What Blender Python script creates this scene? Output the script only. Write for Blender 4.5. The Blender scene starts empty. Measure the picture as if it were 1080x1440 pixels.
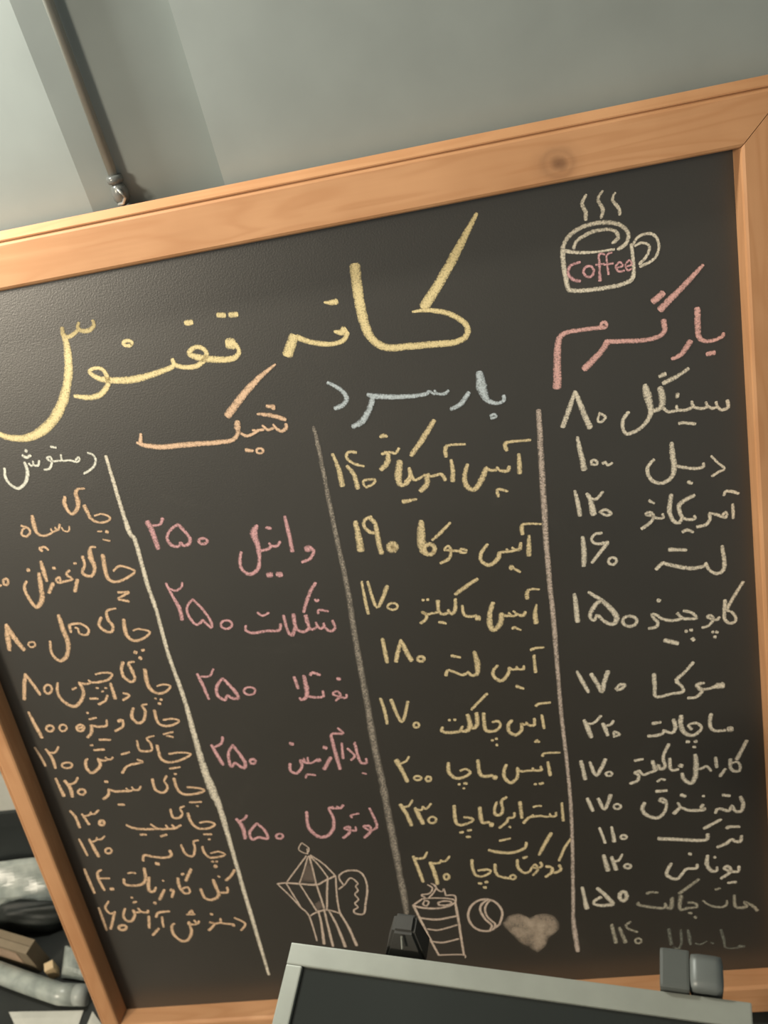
import bpy, bmesh, math, random
from mathutils import Vector, Matrix
random.seed(4)
scene = bpy.context.scene
COL = scene.collection

# ------------------------------------------------------------------ camera
cam_data = bpy.data.cameras.new('camera')
cam = bpy.data.objects.new('camera', cam_data)
COL.objects.link(cam)
cam_data.sensor_fit = 'VERTICAL'
cam_data.sensor_height = 36.0
cam_data.lens = 36.0 * 1305.82 / 1440.0
cam_data.clip_start = 0.02
cam_data.dof.use_dof = True            # the photograph is focused a little short of the board
cam_data.dof.focus_distance = 0.85
cam_data.dof.aperture_fstop = 7.0
cam.matrix_world = Matrix(((0.978364, 0.141376, 0.151054, 0.695912), (0.036105, 0.602235, -0.797502, -0.932389), (-0.203718, 0.785701, 0.584100, 1.384732), (0.000000, 0.000000, 0.000000, 1.000000)))
scene.camera = cam

# ------------------------------------------------------------------ world, lights, exposure
world = bpy.data.worlds.new('room_air')
scene.world = world
world.use_nodes = True
bg = world.node_tree.nodes['Background']
bg.inputs[0].default_value = (0.90, 0.97, 0.92, 1)
bg.inputs[1].default_value = 0.31
vs = scene.view_settings
vs.view_transform = 'Standard'
vs.look = 'None'
vs.exposure = 0.0
vs.gamma = 1.0
vs.use_curve_mapping = False

def light(name, kind, loc, power, color, size=0.1, target=None):
    d = bpy.data.lights.new(name, kind)
    d.energy = power
    d.color = color
    if kind == 'AREA':
        d.shape = 'DISK'
        d.size = size
    else:
        d.shadow_soft_size = size
    o = bpy.data.objects.new(name, d)
    COL.objects.link(o)
    o.location = loc
    if target is not None:
        o.rotation_euler = (Vector(target) - Vector(loc)).to_track_quat('-Z', 'Y').to_euler()
    return o

# the lamp just above the picture's bright corner, and the room's lamp on the side the board's sheen comes from
light('lamp_above_board_offscreen', 'POINT', (-0.04, -0.10, 1.60), 35, (1.0, 0.98, 0.88), 0.04)
light('room_lamp_left_offscreen', 'POINT', (-1.65, -2.50, 2.15), 320, (1.0, 0.88, 0.70), 0.26)

# ------------------------------------------------------------------ materials
def mat(name):
    m = bpy.data.materials.new(name)
    m.use_nodes = True
    nt = m.node_tree
    b = nt.nodes['Principled BSDF']
    return m, nt, b

def srgb(r, g, b):
    f = lambda c: (c / 255 / 12.92) if c <= 10 else ((c / 255 + 0.055) / 1.055) ** 2.4
    return (f(r), f(g), f(b), 1)

def coords(nt, scale=(1, 1, 1), kind='Object'):
    tc = nt.nodes.new('ShaderNodeTexCoord')
    mp = nt.nodes.new('ShaderNodeMapping')
    mp.inputs['Scale'].default_value = scale
    nt.links.new(tc.outputs[kind], mp.inputs[0])
    return mp.outputs[0]

def noise(nt, vec, scale, detail=3, rough=0.5, dist=0.0):
    n = nt.nodes.new('ShaderNodeTexNoise')
    n.inputs['Scale'].default_value = scale
    n.inputs['Detail'].default_value = detail
    n.inputs['Roughness'].default_value = rough
    n.inputs['Distortion'].default_value = dist
    nt.links.new(vec, n.inputs['Vector'])
    return n.outputs['Fac']

def math_node(nt, op, a, b=None, c=None, clamp=False):
    n = nt.nodes.new('ShaderNodeMath')
    n.operation = op
    n.use_clamp = clamp
    for i, v in enumerate((a, b, c)):
        if v is None:
            continue
        if isinstance(v, (int, float)):
            n.inputs[i].default_value = v
        else:
            nt.links.new(v, n.inputs[i])
    return n.outputs[0]

def ramp(nt, fac, stops):
    n = nt.nodes.new('ShaderNodeValToRGB')
    el = n.color_ramp.elements
    while len(el) < len(stops):
        el.new(0.5)
    for e, (p, c) in zip(el, stops):
        e.position = p
        e.color = c
    nt.links.new(fac, n.inputs[0])
    return n.outputs[0]

def mix(nt, fac, a, b, mode='MIX'):
    n = nt.nodes.new('ShaderNodeMix')
    n.data_type = 'RGBA'
    n.blend_type = mode
    for sock, v in ((n.inputs[0], fac), (n.inputs[6], a), (n.inputs[7], b)):
        if isinstance(v, (int, float, tuple)):
            sock.default_value = v
        else:
            nt.links.new(v, sock)
    return n.outputs[2]

def bump(nt, b, height, strength, dist=0.001):
    n = nt.nodes.new('ShaderNodeBump')
    n.inputs['Strength'].default_value = strength
    n.inputs['Distance'].default_value = dist
    nt.links.new(height, n.inputs['Height'])
    nt.links.new(n.outputs[0], b.inputs['Normal'])

def simple(name, col, rough=0.5, metal=0.0, var=0.12, scale=30, spec=0.5, bmp=0.0):
    m, nt, b = mat(name)
    v = coords(nt)
    n = noise(nt, v, scale, 4)
    dark = tuple(c * (1 - var) for c in col[:3]) + (1,)
    lite = tuple(min(1, c * (1 + var)) for c in col[:3]) + (1,)
    nt.links.new(ramp(nt, n, [(0.3, dark), (0.7, lite)]), b.inputs['Base Color'])
    b.inputs['Roughness'].default_value = rough
    b.inputs['Metallic'].default_value = metal
    b.inputs['Specular IOR Level'].default_value = spec
    if bmp:
        bump(nt, b, n, bmp)
    return m

def wood(name, knot=None, seed=0.0):
    """pine with the grain along the local X axis; knot = (x, z) in the rail's own frame"""
    m, nt, b = mat(name)
    tc = nt.nodes.new('ShaderNodeTexCoord')
    vec = tc.outputs['Object']
    if seed:
        mp = nt.nodes.new('ShaderNodeMapping')
        mp.inputs['Location'].default_value = (seed, seed * .7, seed * .3)
        nt.links.new(vec, mp.inputs[0])
        vec2 = mp.outputs[0]
    else:
        vec2 = vec
    st = nt.nodes.new('ShaderNodeMapping')
    st.inputs['Scale'].default_value = (1.0, 9.0, 9.0)
    nt.links.new(vec2, st.inputs[0])
    big = noise(nt, st.outputs[0], 3.2, 2, 0.5, 0.6)
    rings = math_node(nt, 'SINE', math_node(nt, 'MULTIPLY', big, 42.0))
    rings = math_node(nt, 'MULTIPLY_ADD', rings, 0.5, 0.5)
    rings = math_node(nt, 'POWER', rings, 3.0)
    st2 = nt.nodes.new('ShaderNodeMapping')
    st2.inputs['Scale'].default_value = (6.0, 260.0, 260.0)
    nt.links.new(vec2, st2.inputs[0])
    fine = noise(nt, st2.outputs[0], 1.0, 3)
    blotch = noise(nt, vec2, 9.0, 3)
    base = ramp(nt, blotch, [(0.3, (0.485, 0.245, 0.115, 1)), (0.7, (0.60, 0.32, 0.16, 1))])
    col = mix(nt, math_node(nt, 'MULTIPLY', rings, 0.34), base, (0.42, 0.185, 0.075, 1))
    col = mix(nt, math_node(nt, 'MULTIPLY', fine, 0.22), col, (0.40, 0.19, 0.085, 1))
    if knot:
        mp = nt.nodes.new('ShaderNodeMapping')
        mp.inputs['Location'].default_value = (-knot[0], 0, -knot[1])
        nt.links.new(vec, mp.inputs[0])
        sc = nt.nodes.new('ShaderNodeMapping')
        sc.inputs['Scale'].default_value = (1.0, 0.0, 1.25)
        nt.links.new(mp.outputs[0], sc.inputs[0])
        ln = nt.nodes.new('ShaderNodeVectorMath')
        ln.operation = 'LENGTH'
        nt.links.new(sc.outputs[0], ln.inputs[0])
        wob = noise(nt, vec, 60, 2)
        d = math_node(nt, 'ADD', ln.outputs['Value'], math_node(nt, 'MULTIPLY_ADD', wob, 0.010, -0.005))
        k = ramp(nt, math_node(nt, 'MULTIPLY', d, 30.0, clamp=True),
                 [(0.0, (1, 1, 1, 1)), (0.12, (.85, .85, .85, 1)), (0.30, (.30, .30, .30, 1)), (0.44, (.42, .42, .42, 1)), (0.62, (.12, .12, .12, 1)), (0.9, (0, 0, 0, 1))])
        col = mix(nt, math_node(nt, 'MULTIPLY', k, 0.8), col, (0.15, 0.07, 0.035, 1))
    nt.links.new(col, b.inputs['Base Color'])
    b.inputs['Roughness'].default_value = 0.55
    b.inputs['Specular IOR Level'].default_value = 0.35
    bump(nt, b, fine, 0.12)
    return m

def slate_material():
    m, nt, b = mat('blackboard_paint')
    v = coords(nt)
    clouds = noise(nt, v, 4.5, 4, 0.6, 0.8)
    weave = noise(nt, v, 520, 2)
    base = ramp(nt, clouds, [(0.25, (0.0330, 0.0290, 0.0235, 1)), (0.8, (0.0420, 0.0365, 0.0295, 1))])
    dust = noise(nt, v, 7.0, 6, 0.7, 1.5)
    dustf = ramp(nt, dust, [(0.60, (0, 0, 0, 1)), (0.85, (1, 1, 1, 1))])
    col = mix(nt, math_node(nt, 'MULTIPLY', dustf, 0.06), base, (0.30, 0.27, 0.23, 1))
    col = mix(nt, math_node(nt, 'MULTIPLY', weave, 0.25), col, (0.030, 0.027, 0.022, 1))
    nt.links.new(col, b.inputs['Base Color'])
    b.inputs['Roughness'].default_value = 0.37
    b.inputs['Specular IOR Level'].default_value = 0.9
    bump(nt, b, weave, 0.25, 0.0006)
    return m

def chalk(name, col, density=0.86, grain=0.95, blotch=0.35):
    m, nt, b = mat(name)
    b.inputs['Roughness'].default_value = 1.0
    b.inputs['Specular IOR Level'].default_value = 0.0
    v = coords(nt)
    fine = noise(nt, v, 620, 2, 0.6)
    patch = noise(nt, v, 45, 3, 0.6)
    uv = nt.nodes.new('ShaderNodeUVMap')
    sep = nt.nodes.new('ShaderNodeSeparateXYZ')
    nt.links.new(uv.outputs[0], sep.inputs[0])
    e = math_node(nt, 'ABSOLUTE', math_node(nt, 'MULTIPLY_ADD', sep.outputs[1], 2.0, -1.0))
    e3 = math_node(nt, 'POWER', e, 2.4)
    a = math_node(nt, 'MULTIPLY_ADD', e3, -0.75, density)
    a = math_node(nt, 'ADD', a, math_node(nt, 'MULTIPLY_ADD', patch, 1.6 * blotch, -0.8 * blotch))
    a = math_node(nt, 'ADD', a, math_node(nt, 'MULTIPLY_ADD', fine, -2 * grain, grain), clamp=True)
    tone = mix(nt, math_node(nt, 'MULTIPLY', patch, blotch), col, tuple(c * 0.72 for c in col[:3]) + (1,))
    nt.links.new(tone, b.inputs['Base Color'])
    nt.links.new(a, b.inputs['Alpha'])
    return m

CH = {
    'yellow': chalk('chalk_yellow', (0.84, 0.69, 0.38, 1), 1.0),
    'gold': chalk('chalk_gold', (0.80, 0.65, 0.39, 1), 0.86),
    'cream': chalk('chalk_cream', (0.82, 0.74, 0.60, 1), 0.84),
    'dim': chalk('chalk_thin_cream', (0.50, 0.46, 0.36, 1), 0.70),
    'faint': chalk('chalk_worn_grey', (0.30, 0.31, 0.26, 1), 0.50),
    'white': chalk('chalk_white', (0.82, 0.80, 0.69, 1), 0.92),
    'rose': chalk('chalk_rose', (0.80, 0.47, 0.43, 1), 0.92),
    'pink': chalk('chalk_pink', (0.78, 0.44, 0.45, 1), 0.80),
    'blue': chalk('chalk_blue', (0.58, 0.65, 0.69, 1), 0.84),
    'peach': chalk('chalk_peach', (0.82, 0.56, 0.38, 1), 0.95),
    'orange': chalk('chalk_orange', (0.82, 0.56, 0.36, 1), 0.84),
    'blush': chalk('chalk_blush', (0.66, 0.54, 0.46, 1), 0.74),
    'dust': chalk('chalk_dusty_line', (0.42, 0.37, 0.31, 1), 0.58),
    'sketch': chalk('chalk_sketch', (0.68, 0.54, 0.44, 1), 0.92),
    'heart': chalk('chalk_heart', (0.56, 0.45, 0.35, 1), 0.74, 0.35, 1.2),
    'smudge': chalk('chalk_smudge', (0.30, 0.23, 0.19, 1), 0.42, 0.2),
}

# ------------------------------------------------------------------ helpers
def mesh_obj(name, bm, material, parent=None, smooth=False):
    me = bpy.data.meshes.new(name)
    bmesh.ops.recalc_face_normals(bm, faces=bm.faces)
    bm.to_mesh(me)
    bm.free()
    me.materials.append(material)
    if smooth:
        for p in me.polygons:
            p.use_smooth = True
    o = bpy.data.objects.new(name, me)
    COL.objects.link(o)
    if parent is not None:
        o.parent = parent
    return o

def thing(name, label, cat, loc=(0, 0, 0), rot=(0, 0, 0), group=None):
    o = bpy.data.objects.new(name, None)
    o.empty_display_size = 0.05
    COL.objects.link(o)
    o.location = loc
    o.rotation_euler = rot
    return tag(o, label, cat, group)

def tag(o, label=None, cat=None, group=None, kind=None):
    if label: o['label'] = label
    if cat: o['category'] = cat
    if group: o['group'] = group
    if kind: o['kind'] = kind
    return o

def box(bm, lo, hi, bev=0.0):
    r = bmesh.ops.create_cube(bm, size=1.0)
    vsx = r['verts']
    for v in vsx:
        v.co = Vector([lo[i] + (v.co[i] + 0.5) * (hi[i] - lo[i]) for i in range(3)])
    if bev:
        es = list({e for v in vsx for e in v.link_edges})
        bmesh.ops.bevel(bm, geom=es, offset=bev, segments=2, affect='EDGES', profile=0.7)

def tube(bm, pts, radii, seg=12, cap=True):
    pts = [Vector(p) for p in pts]
    rings = []
    up = Vector((0.13, 0.2, 0.97)).normalized()
    for i, p in enumerate(pts):
        t = (pts[min(i + 1, len(pts) - 1)] - pts[max(i - 1, 0)]).normalized()
        a = t.cross(up)
        if a.length < 1e-3:
            a = t.cross(Vector((1, 0, 0)))
        a.normalize()
        b2 = t.cross(a)
        r = radii[i] if isinstance(radii, (list, tuple)) else radii
        rings.append([bm.verts.new(p + (a * math.cos(2 * math.pi * k / seg) + b2 * math.sin(2 * math.pi * k / seg)) * r) for k in range(seg)])
    for r0, r1 in zip(rings, rings[1:]):
        for k in range(seg):
            bm.faces.new((r0[k], r0[(k + 1) % seg], r1[(k + 1) % seg], r1[k]))
    if cap:
        bm.faces.new(rings[0][::-1])
        bm.faces.new(rings[-1])

def lathe(bm, prof, seg=24, centre=(0, 0, 0)):
    cx, cy, cz = centre
    rings = []
    for r, z in prof:
        rings.append([bm.verts.new((cx + r * math.cos(2 * math.pi * k / seg), cy + r * math.sin(2 * math.pi * k / seg), cz + z)) for k in range(seg)])
    for r0, r1 in zip(rings, rings[1:]):
        for k in range(seg):
            bm.faces.new((r0[k], r0[(k + 1) % seg], r1[(k + 1) % seg], r1[k]))
    bm.faces.new(rings[0][::-1])
    bm.faces.new(rings[-1])

# ------------------------------------------------------------------ the room
YW = 0.0360                       # face of the wall the board leans on
WALL = simple('grey_wall_paint', (0.262, 0.292, 0.284, 1), 0.6, var=0.05, scale=14, spec=0.3, bmp=0.05)
FLOOR = simple('black_floor', (0.016, 0.018, 0.016, 1), 0.5, var=0.3, scale=20, bmp=0.1)
CEIL = simple('ceiling_paint', (0.30, 0.30, 0.28, 1), 0.8, var=0.04)

RX0, RX1, RD = 0.2895, 0.4365, 0.032     # the upright recess in the wall
bm = bmesh.new()
box(bm, (-2.2, YW, 0.0), (RX0, YW + 0.25, 2.7))
box(bm, (RX1, YW, 0.0), (2.6, YW + 0.25, 2.7))
q = [(RX0, YW), (RX1, YW + RD), (RX1, YW + 0.25), (RX0, YW + 0.25)]       # its back slants away from the left edge
v0 = [bm.verts.new((a, c, 0.0)) for a, c in q]
v1 = [bm.verts.new((a, c, 2.7)) for a, c in q]
bm.faces.new(v0[::-1]); bm.faces.new(v1)
for k in range(4):
    bm.faces.new((v0[k], v0[(k + 1) % 4], v1[(k + 1) % 4], v1[k]))
wall = mesh_obj('wall_back', bm, WALL)
tag(wall, 'grey painted wall with a shallow upright recess', None, kind='structure')
bm = bmesh.new()
box(bm, (-2.2, -3.0, -0.10), (2.6, YW + 0.25, 0.0))
tag(mesh_obj('floor', bm, FLOOR), 'dark floor below the leaning board', None, kind='structure')
bm = bmesh.new()
box(bm, (-2.2, -3.0, 2.7), (2.6, YW + 0.25, 2.8))
tag(mesh_obj('ceiling', bm, CEIL), 'grey ceiling above the board', None, kind='structure')

# grey conduit ending in a small hooked cap, in the recess
PIPE = simple('painted_conduit', (0.24, 0.255, 0.235, 1), 0.4, var=0.05)
CAPM = simple('conduit_cap_plastic', (0.10, 0.105, 0.10, 1), 0.25, var=0.1)
px, py = 0.3245, YW + 0.0019
t = thing('wall_conduit', 'thin grey conduit running down the wall recess to a small dark cap', 'conduit', (px, py, 1.132))
bm = bmesh.new()
tube(bm, [(0, 0, 0.018), (0, 0, 0.6), (0, 0, 1.568)], 0.0050, 14)
mesh_obj('pipe', bm, PIPE, t, True)
bm = bmesh.new()
lathe(bm, [(0.0052, 0.022), (0.0082, 0.021), (0.0086, 0.017), (0.0082, 0.014), (0.0055, 0.013)], 16)
mesh_obj('collar', bm, CAPM, t, True)
bm = bmesh.new()
lathe(bm, [(0.0045, 0.014), (0.0075, 0.010), (0.0092, 0.004), (0.0085, -0.003), (0.0055, -0.008), (0.002, -0.010)], 16, (0.001, -0.002, 0))
mesh_obj('end_cap', bm, CAPM, t, True)
bm = bmesh.new()
tube(bm, [(0.001, -0.008, 0.010), (0.006, -0.012, 0.006), (0.008, -0.013, 0.0), (0.004, -0.012, -0.005), (-0.002, -0.010, -0.006)], 0.0016, 8)
mesh_obj('hook', bm, simple('hook_metal', (0.40, 0.40, 0.38, 1), 0.3, 0.6), t, True)

# ------------------------------------------------------------------ the chalkboard
BW, BH, LEAN = 0.9377, 1.0500, math.radians(15.6)
WT, WR, WB, WL, LIP = 0.0465, 0.047, 0.045, 0.0235, 0.0115
BASE = BH + 0.0585
origin = Vector((0, 0, 1.07089)) + Vector((BW / 2, -math.sin(LEAN) * BASE, -math.cos(LEAN) * BASE))
board = thing('chalkboard', 'black menu chalkboard in an orange pine frame leaning on the grey wall', 'chalkboard', origin, (-LEAN, 0, 0))

def L(x, y, h=0.0):
    """board coordinates (metres from the writing surface's top-left corner, y down, h towards the reader) to the board's own frame"""
    return Vector((x - BW / 2, -h, BASE - y))

SLATE = slate_material()
bm = bmesh.new()
box(bm, L(-0.006, BH + 0.006, 0.0), L(BW + 0.006, -0.006, -0.004))
o = mesh_obj('writing_surface', bm, SLATE, board)
o['label'] = 'matte black writing surface'
bm = bmesh.new()
box(bm, L(-0.012, BH + 0.03, -0.004), L(BW + 0.03, -0.03, -0.010))
mesh_obj('backing_sheet', bm, simple('hardboard', (0.10, 0.065, 0.04, 1), 0.8), board)

def rail_profile(w):
    """outline of the rail's section: distance from the slate, height above it"""
    return [(0.0, -0.0105), (0.0, 0.0262), (0.0012, 0.0288), (0.0036, 0.0300), (w - 0.0024, 0.0300), (w - 0.0006, 0.0292), (w, 0.0278), (w, -0.0105)]

def strip_profile(w):
    return [(w - 0.0004, -0.0105), (w - 0.0004, 0.0225), (w + 0.0014, 0.0225), (w + 0.0016, 0.0268), (w + 0.0030, 0.0272), (w + LIP - 0.001, 0.0185), (w + LIP, 0.0175), (w + LIP, -0.0105)]

def rail(name, p0, p1, outward, w, w0, w1, knot=None, seed=0.0, prof=None, material=None, on=None):
    """a mitred rail: inner edge from p0 to p1 (board x, y), outward = unit step away from the slate, w0/w1 = widths of its neighbours"""
    p0, p1, out = Vector(p0 + (0,)), Vector(p1 + (0,)), Vector(outward + (0,))
    run = (p1 - p0).normalized()
    mid = (p0 + p1) / 2
    prof = prof or rail_profile(w)
    bm = bmesh.new()
    nseg = 1
    ends = []
    for end, pe, wn, sg in ((0, p0, w0, -1), (1, p1, w1, 1)):
        ring = []
        for a, h in prof:
            q = pe + out * a + run * sg * (a / (w + LIP) * (wn + LIP))
            d = q - mid
            along, off = d.dot(run), d.dot(out)
            ring.append(bm.verts.new((along - sg * 0.0005, -h, off)))
        ends.append(ring)
    n = len(prof)
    for k in range(n):
        bm.faces.new((ends[0][k], ends[0][(k + 1) % n], ends[1][(k + 1) % n], ends[1][k]))
    bm.faces.new(ends[0])
    bm.faces.new(ends[1][::-1])
    o = mesh_obj(name, bm, material or wood('pine_' + name + str(seed), knot, seed), on or board)
    if on:
        return o
    lx = Vector((run.x, 0, -run.y))
    lz = Vector((out.x, 0, -out.y))
    ly = lz.cross(lx)
    m = Matrix((lx, ly, lz)).transposed().to_4x4()
    m.translation = L(mid.x, mid.y)
    o.matrix_local = m
    rail('edge_strip', tuple(p0[:2]), tuple(p1[:2]), outward, w, w0, w1, None, 0.0, strip_profile(w), o.data.materials[0], o)
    return o

KNOT = (0.7713, 0.0177)
rail('frame_rail', (0.0, 0.0), (BW, 0.0), (0.0, -1.0), WT, WL, WR, (KNOT[0] - BW / 2, KNOT[1]), 0.0)
rail('frame_stile', (BW, 0.0), (BW, BH), (1.0, 0.0), WR, WT, WB, None, 3.1)
rail('frame_rail', (BW, BH), (0.0, BH), (0.0, 1.0), WB, WR, WL, None, 5.7)
rail('frame_stile', (0.0, BH), (0.0, 0.0), (-1.0, 0.0), WL, WB, WT, None, 8.3)

# ---- chalk: every stroke is x, y, width, x, y, width ... in millimetres on the writing surface
def smooth_path(pts):
    if len(pts) == 2:
        (x0, y0, w0), (x1, y1, w1) = pts
        return [(x0 + (x1 - x0) * k / 4, y0 + (y1 - y0) * k / 4, w0 + (w1 - w0) * k / 4) for k in range(5)]
    out = []
    for i in range(len(pts) - 1):
        a, b, c, d = pts[max(i - 1, 0)], pts[i], pts[i + 1], pts[min(i + 2, len(pts) - 1)]
        for k in range(5):
            u = k / 5
            v = [0.5 * (2 * b[j] + (c[j] - a[j]) * u + (2 * a[j] - 5 * b[j] + 4 * c[j] - d[j]) * u * u + (3 * b[j] - a[j] - 3 * c[j] + d[j]) * u ** 3) for j in (0, 1)]
            out.append((v[0], v[1], b[2] + (c[2] - b[2]) * u))
    out.append(pts[-1])
    return out

layer = [0]
rng = random.Random(11)
def ribbon(bm, uvl, flat):
    pts = smooth_path([(flat[i], flat[i + 1], flat[i + 2]) for i in range(0, len(flat), 3)])
    dx, dy = pts[1][0] - pts[0][0], pts[1][1] - pts[0][1]
    l = math.hypot(dx, dy) or 1
    w = pts[0][2]
    pts.insert(0, (pts[0][0] - dx / l * w * .22, pts[0][1] - dy / l * w * .22, w * .66))
    dx, dy = pts[-1][0] - pts[-2][0], pts[-1][1] - pts[-2][1]
    l = math.hypot(dx, dy) or 1
    w = pts[-1][2]
    pts.append((pts[-1][0] + dx / l * w * .22, pts[-1][1] + dy / l * w * .22, w * .66))
    layer[0] += 1
    h = 0.00025 + (layer[0] % 40) * 0.000012
    rows = []
    s = 0.0
    for i, (x, y, w) in enumerate(pts):
        ax, ay, _ = pts[max(i - 1, 0)]
        bx, by, _ = pts[min(i + 1, len(pts) - 1)]
        tx, ty = bx - ax, by - ay
        l = math.hypot(tx, ty) or 1
        nx, ny = -ty / l, tx / l
        if i:
            s += math.hypot(x - pts[i - 1][0], y - pts[i - 1][1])
        r0 = w * .5 * (1 + rng.uniform(-.07, .07))
        r1 = w * .5 * (1 + rng.uniform(-.07, .07))
        rows.append((bm.verts.new(L((x + nx * r0) / 1000, (y + ny * r0) / 1000, h)), bm.verts.new(L((x - nx * r1) / 1000, (y - ny * r1) / 1000, h)), s / 100))
    for (a, b, s0), (c, d, s1) in zip(rows, rows[1:]):
        f = bm.faces.new((a, b, d, c))
        for lp, uv in zip(f.loops, ((s0, 0), (s0, 1), (s1, 1), (s1, 0))):
            lp[uvl].uv = uv

def patch(bm, uvl, flat):
    pts = [(flat[i], flat[i + 1]) for i in range(0, len(flat), 2)]
    cx = sum(p[0] for p in pts) / len(pts)
    cy = sum(p[1] for p in pts) / len(pts)
    layer[0] += 1
    h = 0.00022 + (layer[0] % 40) * 0.000012
    rings = []
    for k, v in ((1.0, 1.0), (0.86, 0.8), (0.4, 0.5)):
        rings.append(([bm.verts.new(L((cx + (x - cx) * k) / 1000, (cy + (y - cy) * k) / 1000, h)) for x, y in pts], v))
    c = bm.verts.new(L(cx / 1000, cy / 1000, h))
    n = len(pts)
    for (r0, v0), (r1, v1) in zip(rings, rings[1:]):
        for k in range(n):
            f = bm.faces.new((r0[k], r0[(k + 1) % n], r1[(k + 1) % n], r1[k]))
            for lp, v in zip(f.loops, (v0, v0, v1, v1)):
                lp[uvl].uv = (0, v)
    r, v = rings[-1]
    for k in range(n):
        f = bm.faces.new((r[k], r[(k + 1) % n], c))
        for lp in f.loops:
            lp[uvl].uv = (0, 0.5)

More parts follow.
